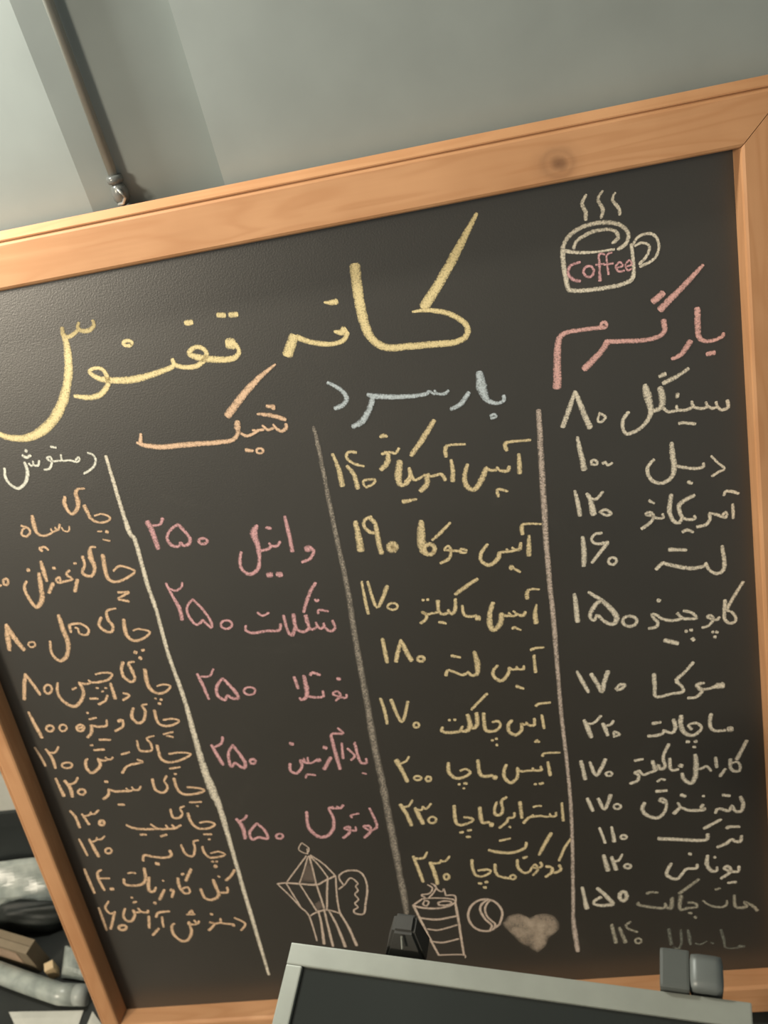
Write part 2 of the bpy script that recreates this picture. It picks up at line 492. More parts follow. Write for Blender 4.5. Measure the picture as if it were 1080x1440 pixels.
# name, chalk, label, is a sub-part of the entry before it, strokes, filled patches
CHALK = [
('chalk_title_word', 'yellow', 'large yellow chalk word with tall strokes', False,
 [[688.5,15,3.5,667,42.7,9.1,647.8,67,10.8,620.4,97.5,11.1],
  [607.6,100.4,2.6,622,101.1,4.7,641.2,106.9,5.8,655.2,116.5,6.3,661.7,126.6,6.6,657.7,136,6.7,644.8,139.5,7,620.3,137.5,7.5,593.3,135.2,7.6,575.4,133.2,8.1,563.1,125.4,8.7,556.5,111.7,10.2,554.7,92.3,11.2,555,67.9,11.1,557.1,43.2,11.4],
  [517.4,74.5,2.1,524.9,76.1,5.9,530.8,76,6.9],
  [521.7,106.4,2.7,528.4,108.5,7,533.3,107,10.3],
  [535.3,109.7,5.4,530.1,117,5.4,515.7,119.1,5.5,495.9,113.8,6,480.2,105.4,6.6],
  [477.4,104.2,10.9,466.2,122.2,11.6]],
 []),
('chalk_title_word', 'yellow', 'large yellow chalk word with a deep curved tail', False,
 [[400.9,67.8,5.6,408.7,69.2,6],
  [414.1,69.8,6.4,422.2,70.4,6],
  [363.9,69.8,5.7,371.1,70.1,6.8],
  [404.2,99.4,11.8,410.2,100.4,12.6],
  [412,101,5.7,414.7,108.7,5.3,411.2,114,5.7,404.8,116.2,6.9,390.3,114.7,7.7,376.2,111.3,8.1,366.4,107.7,7.3,359.3,102.9,6.2,363.9,98.4,5.4,370.9,97.2,5.4,377.2,101.5,5.4,378.1,107.3,5.4,372.3,113.5,5.8,362.8,117.6,5.8,351.3,116.8,5.4,342.2,113.3,5.4,338.8,110.3,5.1],
  [339,105.6,5,338.3,112.7,5.4,329.8,115.3,6.2,315.5,117.8,7.1,299.7,119.6,7.9,289.3,120,8.3,277.5,119.2,8.3,262.9,116.4,7.5,250.3,112.3,6.3,242.3,103.8,4.7,248,100.6,4.3,256.8,102.6,4.7,260.2,110.1,5.5,258.6,120.7,6.4,247.9,129.8,6.8,233.4,131.6,6.8,216.5,127.1,4],
  [298,82.3,4.3,294.6,82.9,4.3,291.1,81.8,4.3,289.6,79.7,4.3,291,77.8,4.2,294.4,77.2,4.2,297.9,78.2,4.2,299.4,80.3,4.2,298,82.3,4.3],
  [263.1,49.4,3.8,262.6,55.2,4.6,254.9,59.2,5.4,246.8,57.8,5,244.4,53.7,4.6,247.1,48.9,3.1],
  [244.8,56.2,4.2,233.6,61.5,5,225.5,60.1,5.4,226.8,51.1,4.6],
  [226.4,58.6,5.8,225.3,73.8,8.6,220.8,92.7,9.9,212.9,111.4,10.4,199.7,132.8,11.8,183.6,149,12.3,165.6,160,11.6,145.8,165.2,9.2,126.9,162.1,7.9,114.5,156.1,6.7,106.3,148.6,5]],
 []),
('chalk_cup_drawing', 'cream', 'cream chalk drawing of a steaming coffee cup', False,
 [[797.1,17.1,3,792.1,24.7,4.2,794.8,33.1,4.7,794,40.7,3.9],
  [813.3,16.3,2.5,808,23.2,3.8,811.6,33.6,4.7,808.9,41.6,3.4],
  [824.9,20.2,2.5,821.6,26.6,3.6,827,35.5,4.2,827.3,41.8,3.4],
  [767.6,65.5,4.8,775.1,53.8,4.8,790.6,46.7,4.7,810.6,46.2,4.7,826.4,51.4,4.7,833.6,60.8,4.7,830.9,70.3,4.3,822.3,74.7,3.9],
  [769.9,66.7,4.4,782.4,70.6,3.9,800.5,73.3,2.8,818.7,73.9,3],
  [779.2,66,3.9,783.7,59,3.9,797.1,53.6,4.3,811.7,53.2,3.9,821.3,56.8,4.3,823.4,63.5,4.7,817.5,67.8,3.5],
  [768.1,66.2,5.2,767.6,81.8,5.7,768.9,102.6,5.4,773,107.4,4.9,789.2,109.6,4.9,811.4,110.5,4.9,824.5,109.6,4.9,833.7,105.7,4.8,836,94,4.4,835.7,72,3.9],
  [837,73.2,3.2,843.1,66.2,3.4,854,64.9,3.4,860.7,70.3,3.4,862.1,80.5,3.4,856.4,90.4,3.5,842.3,95.5,3.5],
  [838.7,74.4,2.8,846.1,72.5,3.2,853,77,3.4,849.5,86.4,3.5,841.6,92.8,3.5]],
 []),
('chalk_lettering', 'pink', 'pink chalk word coffee on the drawn cup', True,
 [[784,80.5,2.9,774.6,82.1,3.5,771,88.9,3.8,774.8,96.1,3.8,781.9,99.2,3.6],
  [808.9,77.2,2.6,803.5,76.2,2.6,802.8,86.2,3.1,801.5,102.4,4],
  [799.2,86,2.6,807.4,86.3,2.6],
  [816.1,76.7,2.4,811,78.5,2.6,810.4,87.6,2.6,810.9,97.5,3.1],
  [807.3,87.4,2.4,816.5,87.6,2.4],
  [817.8,92.3,2.2,825.2,91.7,2.4,822.9,87.5,2.4,818.5,90.9,2.6,821.1,96.5,2.6,826.6,96.6,2.4],
  [828.4,93.2,2.2,834.4,91.5,2.4,832.1,87.3,2.4,828,91.7,2.4,830.2,97.1,2.4,834,95.9,2.4],
  [795.4,95.1,3.1,791.9,96.8,3.1,788.2,95.3,3.1,786.4,91.4,3.1,787.7,87.4,3.1,791.2,85.7,3.1,794.9,87.3,3.1,796.7,91.1,3.1,795.4,95.1,3.1]],
 []),
('chalk_heading', 'rose', 'pink chalk column heading below the drawn cup', False,
 [[894.8,147.1,6.7,894.2,162.3,6.7,894.3,175.7,5.8,899.8,181.8,4.4,909.7,182.5,4.1,917.7,179.7,4.3,918.9,176.8,3.8],
  [901.3,196,4.9,908.9,195.5,5.8],
  [885.7,179.4,6.3,879.5,187.7,6.3,873.2,192.9,5.4,866,194.9,3.9],
  [903.3,104.7,3.7,882.3,122.7,6.6,858.2,141.7,7.7],
  [862.5,125.6,7.1,852.1,132.5,7.1],
  [860.7,153.3,6.3,861,163.7,5.8,855,168.9,5.3,840.8,170.6,5.1,820.9,168.2,5.1,800.9,165.2,5.4],
  [802.9,166.2,6.9,793.7,176.2,6.9,776.1,190.7,7.5],
  [799.6,150.8,4.4,798.4,150.2,4.9,780.3,149.1,4.4,761.9,149.3,5.4,754.1,154.6,6.7,750.1,170.9,8,748.3,185.5,8.5,745.9,205.7,9.7],
  [803,149.9,3.9,801.1,150.8,3.9,799.1,150,3.9,798.1,147.9,3.9,798.8,145.9,3.9,800.7,145,3.9,802.7,145.8,3.9,803.7,147.8,3.9,803,149.9,3.9]],
 []),
('chalk_item', 'cream', None, False,
 [[918.8,248.9,4.5,919.3,256,4.5,912.8,258.3,3.8,908.5,254,3.8,907.5,248.6,3.4],
  [907.9,254.1,3.6,903,254.9,3.8,898.6,251.4,3.6,897,247.2,3.2],
  [898.5,252.6,3.6,891.2,253.3,3.9,884.4,249.8,4.1,882.6,244,3.6],
  [883.7,250.1,3.9,876.5,252.3,3.9,867.4,251.4,3.9,858.2,251.4,3.9,853.4,246.5,4.1],
  [867.4,251,3.9,866.7,246.1,3.4],
  [851.5,223.6,5.9,853.1,233.6,8.6,851.3,244.2,6.4,843.6,247.8,4.6,839.2,245.1,5],
  [836.5,218.2,5.4,837.8,229.1,9.5,840.1,245.3,6.4,837.5,254.8,5.5,827.2,265.1,4.6,813.7,269,4.4,809.6,262.3,4.6,810.6,252.4,4.6,816.9,245,4.6],
  [881.9,207.9,4,870.2,214.2,4.9,855.2,219.4,5.4],
  [858.1,209.6,5.4,852.1,211.7,4.5],
  [869.1,233.2,4.5,867.8,236.9,4.5],
  [868.2,265.8,4.6,874.6,266.5,3.7,884.6,269.3,4.1]],
 []),
('chalk_price', 'cream', None, True,
 [[764,212.9,4.1,756.4,229.5,6,746.4,249.9,6.1],
  [764.1,213.9,4.6,768.5,231.4,6.5,774.9,255.6,7.5],
  [786.3,240.8,3,792.4,246.4,3.5,787.5,251,3.5,784,249,3,786.6,241.4,3]],
 []),
('chalk_item', 'cream', None, False,
 [[898.7,308.1,3,905.6,317.4,3,911.7,324.6,3.5,905,327.7,3.5,898.2,331.3,3.8],
  [890.1,315,3.7,889.6,319,4,881.2,319.7,4,868.2,316.2,4.2,861.8,313.6,4.2],
  [858.6,286.4,4.6,858.5,300.7,7,859.2,315.2,6.6,855.2,326,5.2,844.3,331.2,4.8,834.3,325.9,4.8,830.7,315.9,4.8,832.9,307.9,4.7,838.7,302.6,4.2],
  [872.6,334,4.8,876.6,336.3,4]],
 []),
('chalk_price', 'cream', None, True,
 [[760.5,264,3.8,762,281.1,6.2,763.7,302.1,7.7],
  [772.1,297.8,3.6,772.3,294.1,3.6,775.1,292.9,3.6,778.3,295.3,3.6,776.8,298.6,3.6,772.7,297.3,3.3],
  [784.2,298.1,4.3,787.1,297.5,3.8,789.7,301,3.8,794.6,299.3,3.1]],
 []),
('chalk_item', 'cream', None, False,
 [[909,355.4,3.6,912.1,351.1,4.3,918.6,352.7,4.3,925,355.8,3.6],
  [917.8,367.4,3.6,917.9,375.9,4.3,917.5,384.4,3.1],
  [905.8,379.4,3.9,910.2,375.8,3.6,911.1,379.1,3.9,909.4,382.1,3.9,906.1,380.5,3.9,899.3,376.7,4.1,892.7,374.4,4.1],
  [892.7,375.2,4.3,892.7,381.7,4.4,888.1,387.4,4.4,878.4,388.6,4.4],
  [876.4,374.9,3.9,876.8,378.8,3.9,867.6,377.8,4.4,862.6,372.7,4.9,860.5,361.7,5.3,862.9,357.8,5.3,870.3,353.6,5.3,878.1,350.6,4.8],
  [863,375,4.9,859.7,380.9,4.4,853.2,376.7,5.4,850.3,364.4,5.8,853.7,345.8,5.3],
  [862.7,392.3,4.9,867.6,390.8,4.4,873.8,394.4,3.9],
  [842.7,367.5,3.6,843,371.9,3.9,837.2,372.1,3.9,831.6,368.6,3.9,824.6,365.2,3.7,828.2,363.2,3.7,832.4,366.4,3.9,830.2,374.3,4.4,818.8,381.9,4.9],
  [829.4,349.4,3.9,834.8,353.5,3.1]],
 []),
('chalk_price', 'cream', None, True,
 [[750.8,325.4,3.9,752.4,340.7,5.4,753.1,355.5,5.9],
  [763.3,330.6,3.9,766.4,338.6,6.3,768,356.5,7.9],
  [767.4,337.6,3.9,773.2,338.5,4.1,780.8,331.2,4.1],
  [775.4,355,3.7,781.5,352.7,3.7,787.4,358.6,3.9,781.4,359.6,3.7,774.8,354.5,3.7]],
 []),
('chalk_item', 'cream', None, False,
 [[903.7,416,4.4,905.1,431.6,5.5,903.9,444.9,5,896.8,449.4,4.5,888.4,443.7,4.3,885.1,434.2,4.5],
  [885,435.3,4.5,881.9,438.2,4.5,869.2,438.6,5.5,853.8,434.1,5.5,838.5,427.4,5],
  [837.8,427.2,5.5,830.1,434,5],
  [846.6,411.8,6,855.3,413.6,4.5,864.9,415.2,5]],
 []),
('chalk_price', 'cream', None, True,
 [[753.1,382.3,5,752.7,400,7.1,750.3,418.1,6.1],
  [774.7,380.7,3.7,766.7,381,4,762.7,387,4,767.5,392.9,4,780.4,393,5],
  [779.9,393.4,5,771.4,402.8,5,760,415.7,4.1],
  [786.4,419.9,3.8,783.3,421.4,3.8,780,420.2,3.8,778.4,417,3.8,779.5,413.8,3.8,782.5,412.4,3.8,785.9,413.6,3.8,787.5,416.7,3.8,786.4,419.9,3.8]],
 []),
('chalk_item', 'cream', None, False,
 [[924.3,464,4.5,915.8,477.1,4.6,905,495.1,5.1],
  [903.2,484.5,4.6,901.8,499.3,5.1,901.3,508.6,4.6,906.9,515.2,4.6,913.6,512.6,4.1,911.5,503,4.1,903.3,496.7,3.8],
  [895.5,505.4,4.1,893.3,508.6,4.1,888,507.1,3.9,882.2,504,3.9,885.8,501.7,3.9,888.8,506.8,4.6,884,514.3,4.4,875.8,516.7,4.2],
  [886.6,524.1,4.7,887.8,524.3,4.7],
  [890.9,524.7,4.7,892.5,525,5.2],
  [888.2,530.8,4.7,889.8,531,5.2],
  [856.5,491.7,4.6,865.2,495.3,4.1,870.1,503,4.7,860.7,502.8,4.4,853.8,500.7,4.7,849.3,493.7,4.7],
  [853.8,501.4,4.4,848.7,502.5,4.4,840.6,502.3,4.4,830.9,498.1,4.4,826.2,493.3,4.4,820.9,491.3,4.4,822.8,497.5,4.7,826.4,502.7,4.7,824,508.3,4.7,815.7,509.5,4.5],
  [856.8,518.8,5.2,858.4,519,4.7],
  [862.1,517.9,4.7,864.1,518.1,4.7],
  [863.7,529.3,5.8,865.1,531.9,5.8],
  [832.2,527.3,6.3,846.8,533.6,6.3],
  [828.8,473.8,5.7,831.1,474.8,5.7]],
 []),
('chalk_price', 'cream', None, True,
 [[735.7,452.3,4.2,735.9,468.7,6.8,735.3,488.7,6.9],
  [752,452.3,3.9,766.9,466.1,6.2,777.5,481.7,7.3,780.6,491.5,7.3,774.9,497.8,5.8,766.2,493,4.7,758.9,483.7,4.7,755.2,489.6,4.2,751.3,487.4,4.7,751.1,480.3,5.8,758.4,469.5,6.3,763.9,465.7,5.7],
  [801.2,501.4,4.7,795.7,503.5,4.7,789.8,501.6,4.7,786.8,496.7,4.7,788.6,491.8,4.7,794,489.8,4.7,799.9,491.7,4.7,802.9,496.5,4.7,801.2,501.4,4.7]],
 []),
('chalk_item', 'cream', None, False,
 [[887.4,597.7,9.2,894.4,597.4,9.7],
  [887,597.6,5.9,878.6,600,4.3,869.3,600,4.1],
  [873,591.3,4.6,864.7,592.7,5.9,867.4,598,6.5,869.5,603.3,4.9,862.5,609.9,4.6,853.1,609.9,4.6],
  [862.7,561.7,4.8,851.6,573.6,4.8,841.6,583.4,5.9,847.1,592.8,4.9,847.6,600.4,4.9,835.1,601.3,4.6,816.1,603.3,4.9,815.8,588.7,6,816.3,571.4,5.9]],
 []),
('chalk_price', 'cream', None, True,
 [[727.1,555.7,4.1,731.8,570,6,737.5,586.4,5],
  [743.3,561.6,6,749.2,576.1,6,753.3,588,5.5,757.9,573.5,6.6,763.4,560.6,6.5],
  [770.3,586.4,4.4,775.1,580.8,4.4,781.3,581.6,4.6,777.7,586.2,4.9,771.2,587.8,4.4]],
 []),
('chalk_item', 'cream', None, False,
 [[878.4,636,5.5,876.1,647.2,5.5,877.2,656.3,5,883.2,660.9,4.7,893.6,661,4.7],
  [897.4,660.7,8.9,901.2,660.1,8.9],
  [843.5,634,6.1,841.8,645.4,7.2,845.5,658.7,6.2,855.7,663.9,5.6,865.8,654.8,4.5,860,646.4,4.4,850.8,648.6,4.2,854.2,654.7,5],
  [847.1,672,5.6,850,672.3,5.1],
  [856.3,673.1,5.1,858.9,672.9,5.1],
  [854.5,680.8,5.1,856.6,681,5.1],
  [833.9,637.9,5.6,835.2,649.7,6.1,830.8,656.9,5,822.6,653.3,4.5],
  [821.7,651.8,4.5,819.1,656.7,4.8,809.4,658.6,5.1,802,658,5.1],
  [808.8,640.6,5.6,818.4,639.8,4.5]],
 []),
('chalk_price', 'cream', None, True,
 [[727.8,625.6,5.1,731,636.4,7.4,733.7,651.2,6.3],
  [730.5,630.7,3.7,739.1,631,4.2,748.7,621.8,4.8],
  [749.7,633.1,5.1,752,641.7,6.2,753.9,651.1,5.1],
  [752.5,637.1,3.7,759,636.1,4.2,762.7,631.4,4.5],
  [761.5,654.7,3.7,762.2,646.9,3.7,768.2,651.6,4.2,762,654,3.7]],
 []),
('chalk_item', 'cream', None, False,
 [[917.7,679.5,5,904.8,705.4,6.2],
  [897.1,704.5,5.7,896.5,715,5.7,899.7,722.1,5.1,906.7,722.9,4.6,907.9,715.1,4.5,904.6,709.4,4.2,898.2,710.5,4.3],
  [890.4,718.3,5.1,883.4,728.2,5.7],
  [879.8,699.7,5.1,880.4,714.4,5.1],
  [873.3,718.9,4.3,868.4,711.6,4.6,863,713.6,4.3,856.9,714.8,4.3],
  [855.8,692.8,6.2,855.9,707.4,7.4,853.6,725.9,6.9,847.6,734.7,5.8,839.5,727,5.8,838.4,718.7,5.2],
  [838.2,705.8,7.4,837.2,707.8,7.5],
  [834.2,711.5,4.6,828.7,712.7,4.9,824.7,709,5.2,825.4,694.4,5.1],
  [825.7,673.2,5.1,817.5,690.7,5.1,818.5,705.5,5.7,812.8,708.9,5.2,810.5,702.4,4.6,806.8,710.1,5.8,804.1,695.8,5.7],
  [806.1,710.8,4.6,797.2,713.2,4.3,791.6,715.3,3.8,787.7,709.9,4.6],
  [787.9,708.6,4.9,781.2,710.5,4.6,785.5,715.1,5.2,783.3,723,5.2,774.2,726.5,4.7],
  [782.8,692.6,4.6,792.7,691.2,4.6],
  [808,727.3,4.7,811.5,724.2,3.8,816.9,725.6,4.4]],
 []),
('chalk_price', 'cream', None, True,
 [[717.5,685.2,5.8,719.7,713.2,5.9],
  [728.2,687.8,4.4,734.1,708.9,5.9,747.5,686.2,5.8],
  [752.6,710.8,3.8,750,711.8,3.8,747.1,711,3.8,745.7,708.7,3.8,746.5,706.4,3.8,749.2,705.3,3.8,752.1,706.2,3.8,753.5,708.4,3.8,752.6,710.8,3.8]],
 []),
('chalk_item', 'cream', None, False,
 [[906.2,762.1,5.2,908.8,773.4,5.8,906.1,784.1,5.9,898.6,783.2,5,894.8,774.5,4.7,891.1,782.4,5,882.6,778.6,5.3,876.6,778.5,4.7,874.7,783.8,4.7],
  [885,756.8,5.2,893.4,759.2,5.2],
  [860.4,769.1,5.3,857.4,772.9,5.3,862.1,776.3,5.3,852.3,777.1,5.3,841.5,775.3,5,833.1,769.6,4.7,829.7,762.8,4.4],
  [832.2,770,5.9,823.7,778.8,5.9],
  [860.6,755.9,4.4,862.4,756.1,4.4],
  [834.5,750.9,5.8,839.7,753.7,5.3],
  [815.1,761.1,5.3,807.8,756.9,5,811.3,753.7,5,815.9,759.8,5,813.1,773.4,5.3,803.5,783,6,790.6,777.8,6,785.3,767.4,5.9,789,758.1,5.9],
  [804.6,741.9,5.3,817.7,742.1,4.7]],
 []),
('chalk_price', 'cream', None, True,
 [[718.9,742.9,5.4,723.9,763.1,5.4],
  [732.6,744.5,5.4,738.6,762,5.4,748.6,740.8,5.9],
  [758.3,762.3,3.9,755.4,763.6,3.9,752.1,762.6,3.9,750.5,759.9,3.9,751.5,757.1,3.9,754.5,755.8,3.9,757.7,756.8,3.9,759.3,759.5,3.9,758.3,762.3,3.9]],
 []),
('chalk_item', 'cream', None, False,
 [[880.6,794.6,5.3,859.1,806.2,5.4],
  [862.9,815.7,5.4,861.3,824.1,5.4,849.1,824.2,6,827.2,820.3,6,801.9,816.1,7.3],
  [904.1,823.1,4.8,902.6,831.5,5.4,896.1,830.8,5.1,891.9,827.5,4.8,883.9,833.7,6,873.7,837.8,5.4],
  [887.4,809.1,6.5,889.7,807.1,5.3,902.7,808.3,4.7]],
 []),
('chalk_price', 'cream', None, True,
 [[729.3,790.8,4.6,734.2,815.8,4.6],
  [744.7,791,4.5,745.9,814.8,6.1],
  [761,811,4.3,758.6,812.1,4.3,756,811.3,4.3,754.7,809.1,4.3,755.5,806.8,4.3,757.9,805.8,4.3,760.5,806.6,4.3,761.8,808.7,4.3,761,811,4.3]],
 []),
('chalk_item', 'cream', None, False,
 [[898.4,871.5,4.6,896.8,880.1,4.9,886.9,878.4,4.6,879.8,873,4.6,885.1,870,4.9,887.5,879.1,5.5,875.1,889.6,4.9],
  [860.8,849.9,4.6,858.8,862.8,6.7,863.6,875.1,6.1,870.3,875.8,4.9,871.1,870,4],
  [868.6,853.1,4.6,870.3,854.5,4.6],
  [846.5,863,4.9,845,869.3,4.9,833.1,868.9,4.9,827.6,875.7,4.9,819.1,884.3,5.6,809.2,879.1,6.2,807.5,872.1,5.6,814.3,858.1,5.5],
  [837.9,845.4,6.1,840.1,845.7,6.1],
  [883.6,897.9,4.6,893.7,897.5,4.9]],
 []),
('chalk_price', 'cream', None, True,
 [[729.9,835.8,5.6,733.1,861.3,8.1],
  [739.8,839.8,5.6,743.7,860.9,6.9],
  [741.3,847.3,4.7,748.3,846,4.6,753.8,836.9,4],
  [761.9,859.5,4.4,759.1,860.7,4.4,756.1,859.8,4.4,754.6,857.4,4.4,755.5,854.8,4.3,758.3,853.6,4.3,761.3,854.5,4.3,762.8,856.9,4.3,761.9,859.5,4.4]],
 []),
('chalk_item', 'dim', None, False,
 [[918.2,948.1,6.3,911.8,938.9,5.6,902,931.9,4.4,905,939.2,6.3,898.1,941.5,5.7,890.4,937.7,5.6,890.3,919.5,5],
  [850.3,924.5,3.8,857.8,932.9,4.1,871.1,937.9,4.7,879.2,935,4.7,880.3,927.6,4.1],
  [867.3,907.3,5,873,905.8,4],
  [830.9,925.6,4.7,839.8,928,5,841.7,934.3,5.1,830.2,935.3,5.1,819.8,935.8,5.7,822.5,914.1,7.6],
  [847.1,888.2,5.6,820.6,909.4,6.3],
  [811,916,6.9,808.5,932.5,7,803.3,931.1,5.4,801.1,924.1,4.8],
  [802,927.3,5.1,798.2,932.1,5.4,784.5,929.2,5.4,767.6,923.8,5.7,766.9,919.2,5.1],
  [779.6,905.2,6.3,784.4,903.3,5,793.5,905.1,4.4],
  [830.8,943.4,4.8,834.1,944.6,4.8],
  [837.4,951.1,5.1,839.1,953.1,5.1]],
 []),
('chalk_price', 'cream', None, True,
 [[696.8,886.1,4.8,698.6,922.5,7.8],
  [716.2,889.6,5.7,725.4,902.7,7,733.2,917.3,7.7,726,919.7,6.4,717.8,919.4,5.8,709.9,916.5,5.1,710.5,910.4,5.1,719.3,905.1,6.4],
  [751.7,911.4,6.4,748.4,914.4,6.4,745.1,912.8,6.4,743.6,907.6,6.4,744.9,901.8,6.4,748.2,898.8,6.3,751.5,900.4,6.3,752.9,905.6,6.4,751.7,911.4,6.4]],
 []),
('chalk_item', 'faint', None, False,
 [[898.2,1008.8,6.5,891.3,1007.5,6.5],
  [891.2,1010,3.2,883.1,1010.5,3.2,874,1007.5,3.9,872.5,993.1,5.8,870,976.6,5.8],
  [858.7,999.7,3.9,856,997.9,3.2],
  [850.4,994.8,3.2,842,999.7,3.3,835.6,997.5,3.3],
  [827.5,973.1,5.8,829.2,998.5,5.9],
  [818.3,972.2,4.8,817.1,994.2,5.2,812.4,1004.9,4.3,806.3,1001.1,3.9],
  [802.7,969.2,6.5,803.6,996.1,6.5]],
 []),
('chalk_price', 'dim', None, True,
 [[728.4,954.1,5.9,731.2,986.1,7.3],
  [738.4,960.5,5.9,743.7,986.6,7.2],
  [753.5,950.9,4.9,747,957.5,4.9,751,964.2,4.9,761.1,969.9,4.2],
  [764.2,988.5,4.3,761.3,990.1,4.3,758.2,989.1,4.3,756.7,986.1,4.3,757.6,982.9,4.3,760.5,981.3,4.3,763.6,982.3,4.3,765.1,985.3,4.3,764.2,988.5,4.3]],
 []),
('chalk_divider_line', 'cream', None, False,
 [[231.3,201,4.1,230.8,292.3,6.4,235.1,307.8,5.9,233.6,365.3,6.1,234.7,402.6,5.6,232.8,464.7,5.8,235.5,533,6.6,233.1,623.7,9.9,235.4,674.2,13.9,238.3,704.9,9,237.2,791.7,6.6,236,882.7,6.9,234.9,1000.5,5.1]],
 []),
('chalk_divider_line', 'dust', None, False,
 [[477,205.9,4.9,477.3,237.9,5.9,475.4,308.9,6.6,474.1,413.6,8.1,470.7,464.4,8.8,467.5,542.6,9.7,463.9,621.4,10.7,462.5,701,11.1,459.9,785.6,11.5,457.2,874.4,11.2,455.3,907.1,8]],
 []),
('chalk_divider_line', 'blush', None, False,
 [[723,227.5,6.5,715.3,337.1,7.9,710.7,405.5,7.1,707.3,500.3,6.4,701.8,609.3,5.6,699.4,704.7,5.3,694.8,782.6,5.5,683.2,899.9,5.8,679,936.7,5.9],
  [678.9,938,7.2,678.3,968.3,7.9,678.4,996.6,7.4]],
 []),
('chalk_heading', 'blue', 'pale blue chalk column heading', False,
 [[688.6,205.3,4.9,687.8,210.6,4.7,679.6,212.1,4.4,670.2,206.5,7.2,667,192.3,12.1,666.8,175.9,8.1],
  [652.3,195.7,5.5,641.4,206.9,6.1,630.4,210.6,4.7],
  [671.3,225,3.6,676,224.1,3.6,677,227.1,3.6,671.8,228,3.6],
  [630.8,189.8,3.9,626.4,192.6,4.4,618.6,191.3,3.6,616.4,187.4,3.3],
  [615.8,191.3,3.6,610,187,3.6,607.3,189.4,4.7,595.6,189.8,5,575,187.6,5.9,552.4,183.1,6.4,543.7,179.9,5],
  [549.3,182.6,5.6,543,195.4,7.1,532.1,208.2,7.7,520.4,213.1,5.7],
  [503,159.6,4.2,515.1,169.2,5,520.1,179.6,5.9,515.1,186.5,5.7,505,189.2,5.7]],
 []),
('chalk_item', 'gold', None, False,
 [[683.2,266.8,5.6,682.5,259,5,691.3,258,3.6,710.4,259.2,3.3],
  [695.6,273.2,4.2,695,284.1,5.6,693.7,295.4,6.2],
  [683.3,285.9,4.5,681.1,290.4,5.1,673.2,289.2,3.7,669.7,284.7,3.7],
  [668.7,288,3.7,661.9,286.9,3.7,657.9,283.3,4.5],
  [657.7,284.2,5.7,652.9,293.4,7.4,645.5,303.4,6.9,639.2,306.7,5.8,633.1,300.2,6.9,633.4,287.8,5.7,638.5,276.3,4.3],
  [666.5,319.3,4.6,666.9,310.5,4,677.7,314.7,3.4],
  [616.4,263.4,5.1,617.3,253.8,5.6,623.6,250.9,3.4,639.4,252.7,3.1],
  [621.2,268.1,3.7,621,280.9,5.7,619,293,6.3],
  [611.2,290.5,5.2,607.8,283,4.3,601.8,283.3,3.7,595.9,283.6,3.7,592.9,280.7,4.6],
  [591.5,281.7,6.9,589.7,292.2,7.5,581.3,299.2,5.8],
  [589.3,280.8,3.4,581.5,284.6,3.5,575.8,283.7,4.3,573.4,270.4,4.6],
  [573.3,270.9,4,572,281.1,4.3,565.9,285.9,4.1],
  [564.5,260.8,7.4,560,276.2,9.2,559.6,287.4,6.4,566.6,288.5,4.6,573.1,282.8,4],
  [610.2,220.4,5.5,595.6,237.7,7.3,578.4,255.9,5.7],
  [566.2,245.6,4,561.7,250.5,3.7,555,248.7,4,546.1,249.2,3.7],
  [549.7,247.8,4.6,552.8,250.3,5.1,550.5,259.8,7.4,542,267.1,5.8],
  [548,229.5,3.4,552.4,228.7,5.6,555.9,230,3.4],
  [559.3,308.9,5.9,575,308.3,3.5]],
 []),
('chalk_price', 'gold', None, True,
 [[491.2,240.4,4,494.6,258.4,5.8,494.7,279,7.6],
  [518.2,242.8,3.7,510.2,241,4.3,506.2,246.5,4.3,512.2,254.9,3.7,523.6,260,3.2],
  [504.6,256.9,4.3,510.6,268.4,5.8,511.6,285,5.9],
  [519.6,283.7,3.5,520.2,277,3.5,532.8,277.7,3.8,529.4,282.7,3.8,521,285.2,3.8]],
 []),
('chalk_item', 'gold', None, False,
 [[687.2,368.5,5.7,687.3,360,5.7,691.9,356.6,3.4,709.2,359.5,2.6],
  [694.1,371.4,3.4,692.1,383.8,6.3,690.5,395.7,6.9],
  [683.6,379.1,4.2,681.7,385.8,5.8,676.3,386.8,4,673.2,383.3,3.4],
  [675.6,387.2,3.7,669.1,387.8,3.7,666.7,384.2,3.2],
  [668.7,387.8,3.7,659.2,387.3,4],
  [658.1,387.6,5.8,654.4,395.8,5.9,644.4,401.4,5.4,636.1,395.4,5.3,637.2,385,5.3,646.1,375.3,4.2],
  [667.6,408.4,7.5,670.5,408.3,6.9],
  [672,410.2,3.7,678.1,415.1,4],
  [621.4,379.1,3.7,615.4,376.5,3.5,613.9,380.8,3.5,620.6,381.8,3.5],
  [615,379.1,3.5,604.1,377.2,3.5],
  [604.2,376.7,3.7,596,374.6,3.5,600.9,370.6,3.5,603.4,376.4,4.3,599.4,386.4,4.8,588.9,390.8,4.3],
  [575.7,335.6,6.8,572.9,351.9,10.6,571.1,368,10.2,574.1,376,7.5],
  [608.1,342.2,3.7,595.3,353,4.8,584.3,360.6,3.7],
  [583.4,375.9,5.9,579.2,378.1,5.9,574.9,376.4,5.9,573.2,371.9,5.9,574.9,367.2,5.9,579.2,365.1,5.9,583.4,366.8,5.9,585.2,371.3,5.9,583.4,375.9,5.9]],
 []),
('chalk_price', 'gold', None, True,
 [[500.7,324.6,5.8,500.6,343.3,8.6,499.9,360.9,9.7],
  [520.4,320.7,3.4,512.1,324.1,4.8,509.5,331.8,4.8,514.5,339.5,4.8,520.5,342.1,4.3],
  [517.2,322.5,4.8,522.8,330.3,5.8,522.5,349,7,523.1,368.4,6.5],
  [538.9,364.6,9.7,536.9,365.7,9.7,534.9,364.9,9.7,534.1,362.6,9.7,535,360.3,9.7,537,359.2,9.7,539,360,9.7,539.8,362.2,9.7,538.9,364.6,9.7]],
 []),
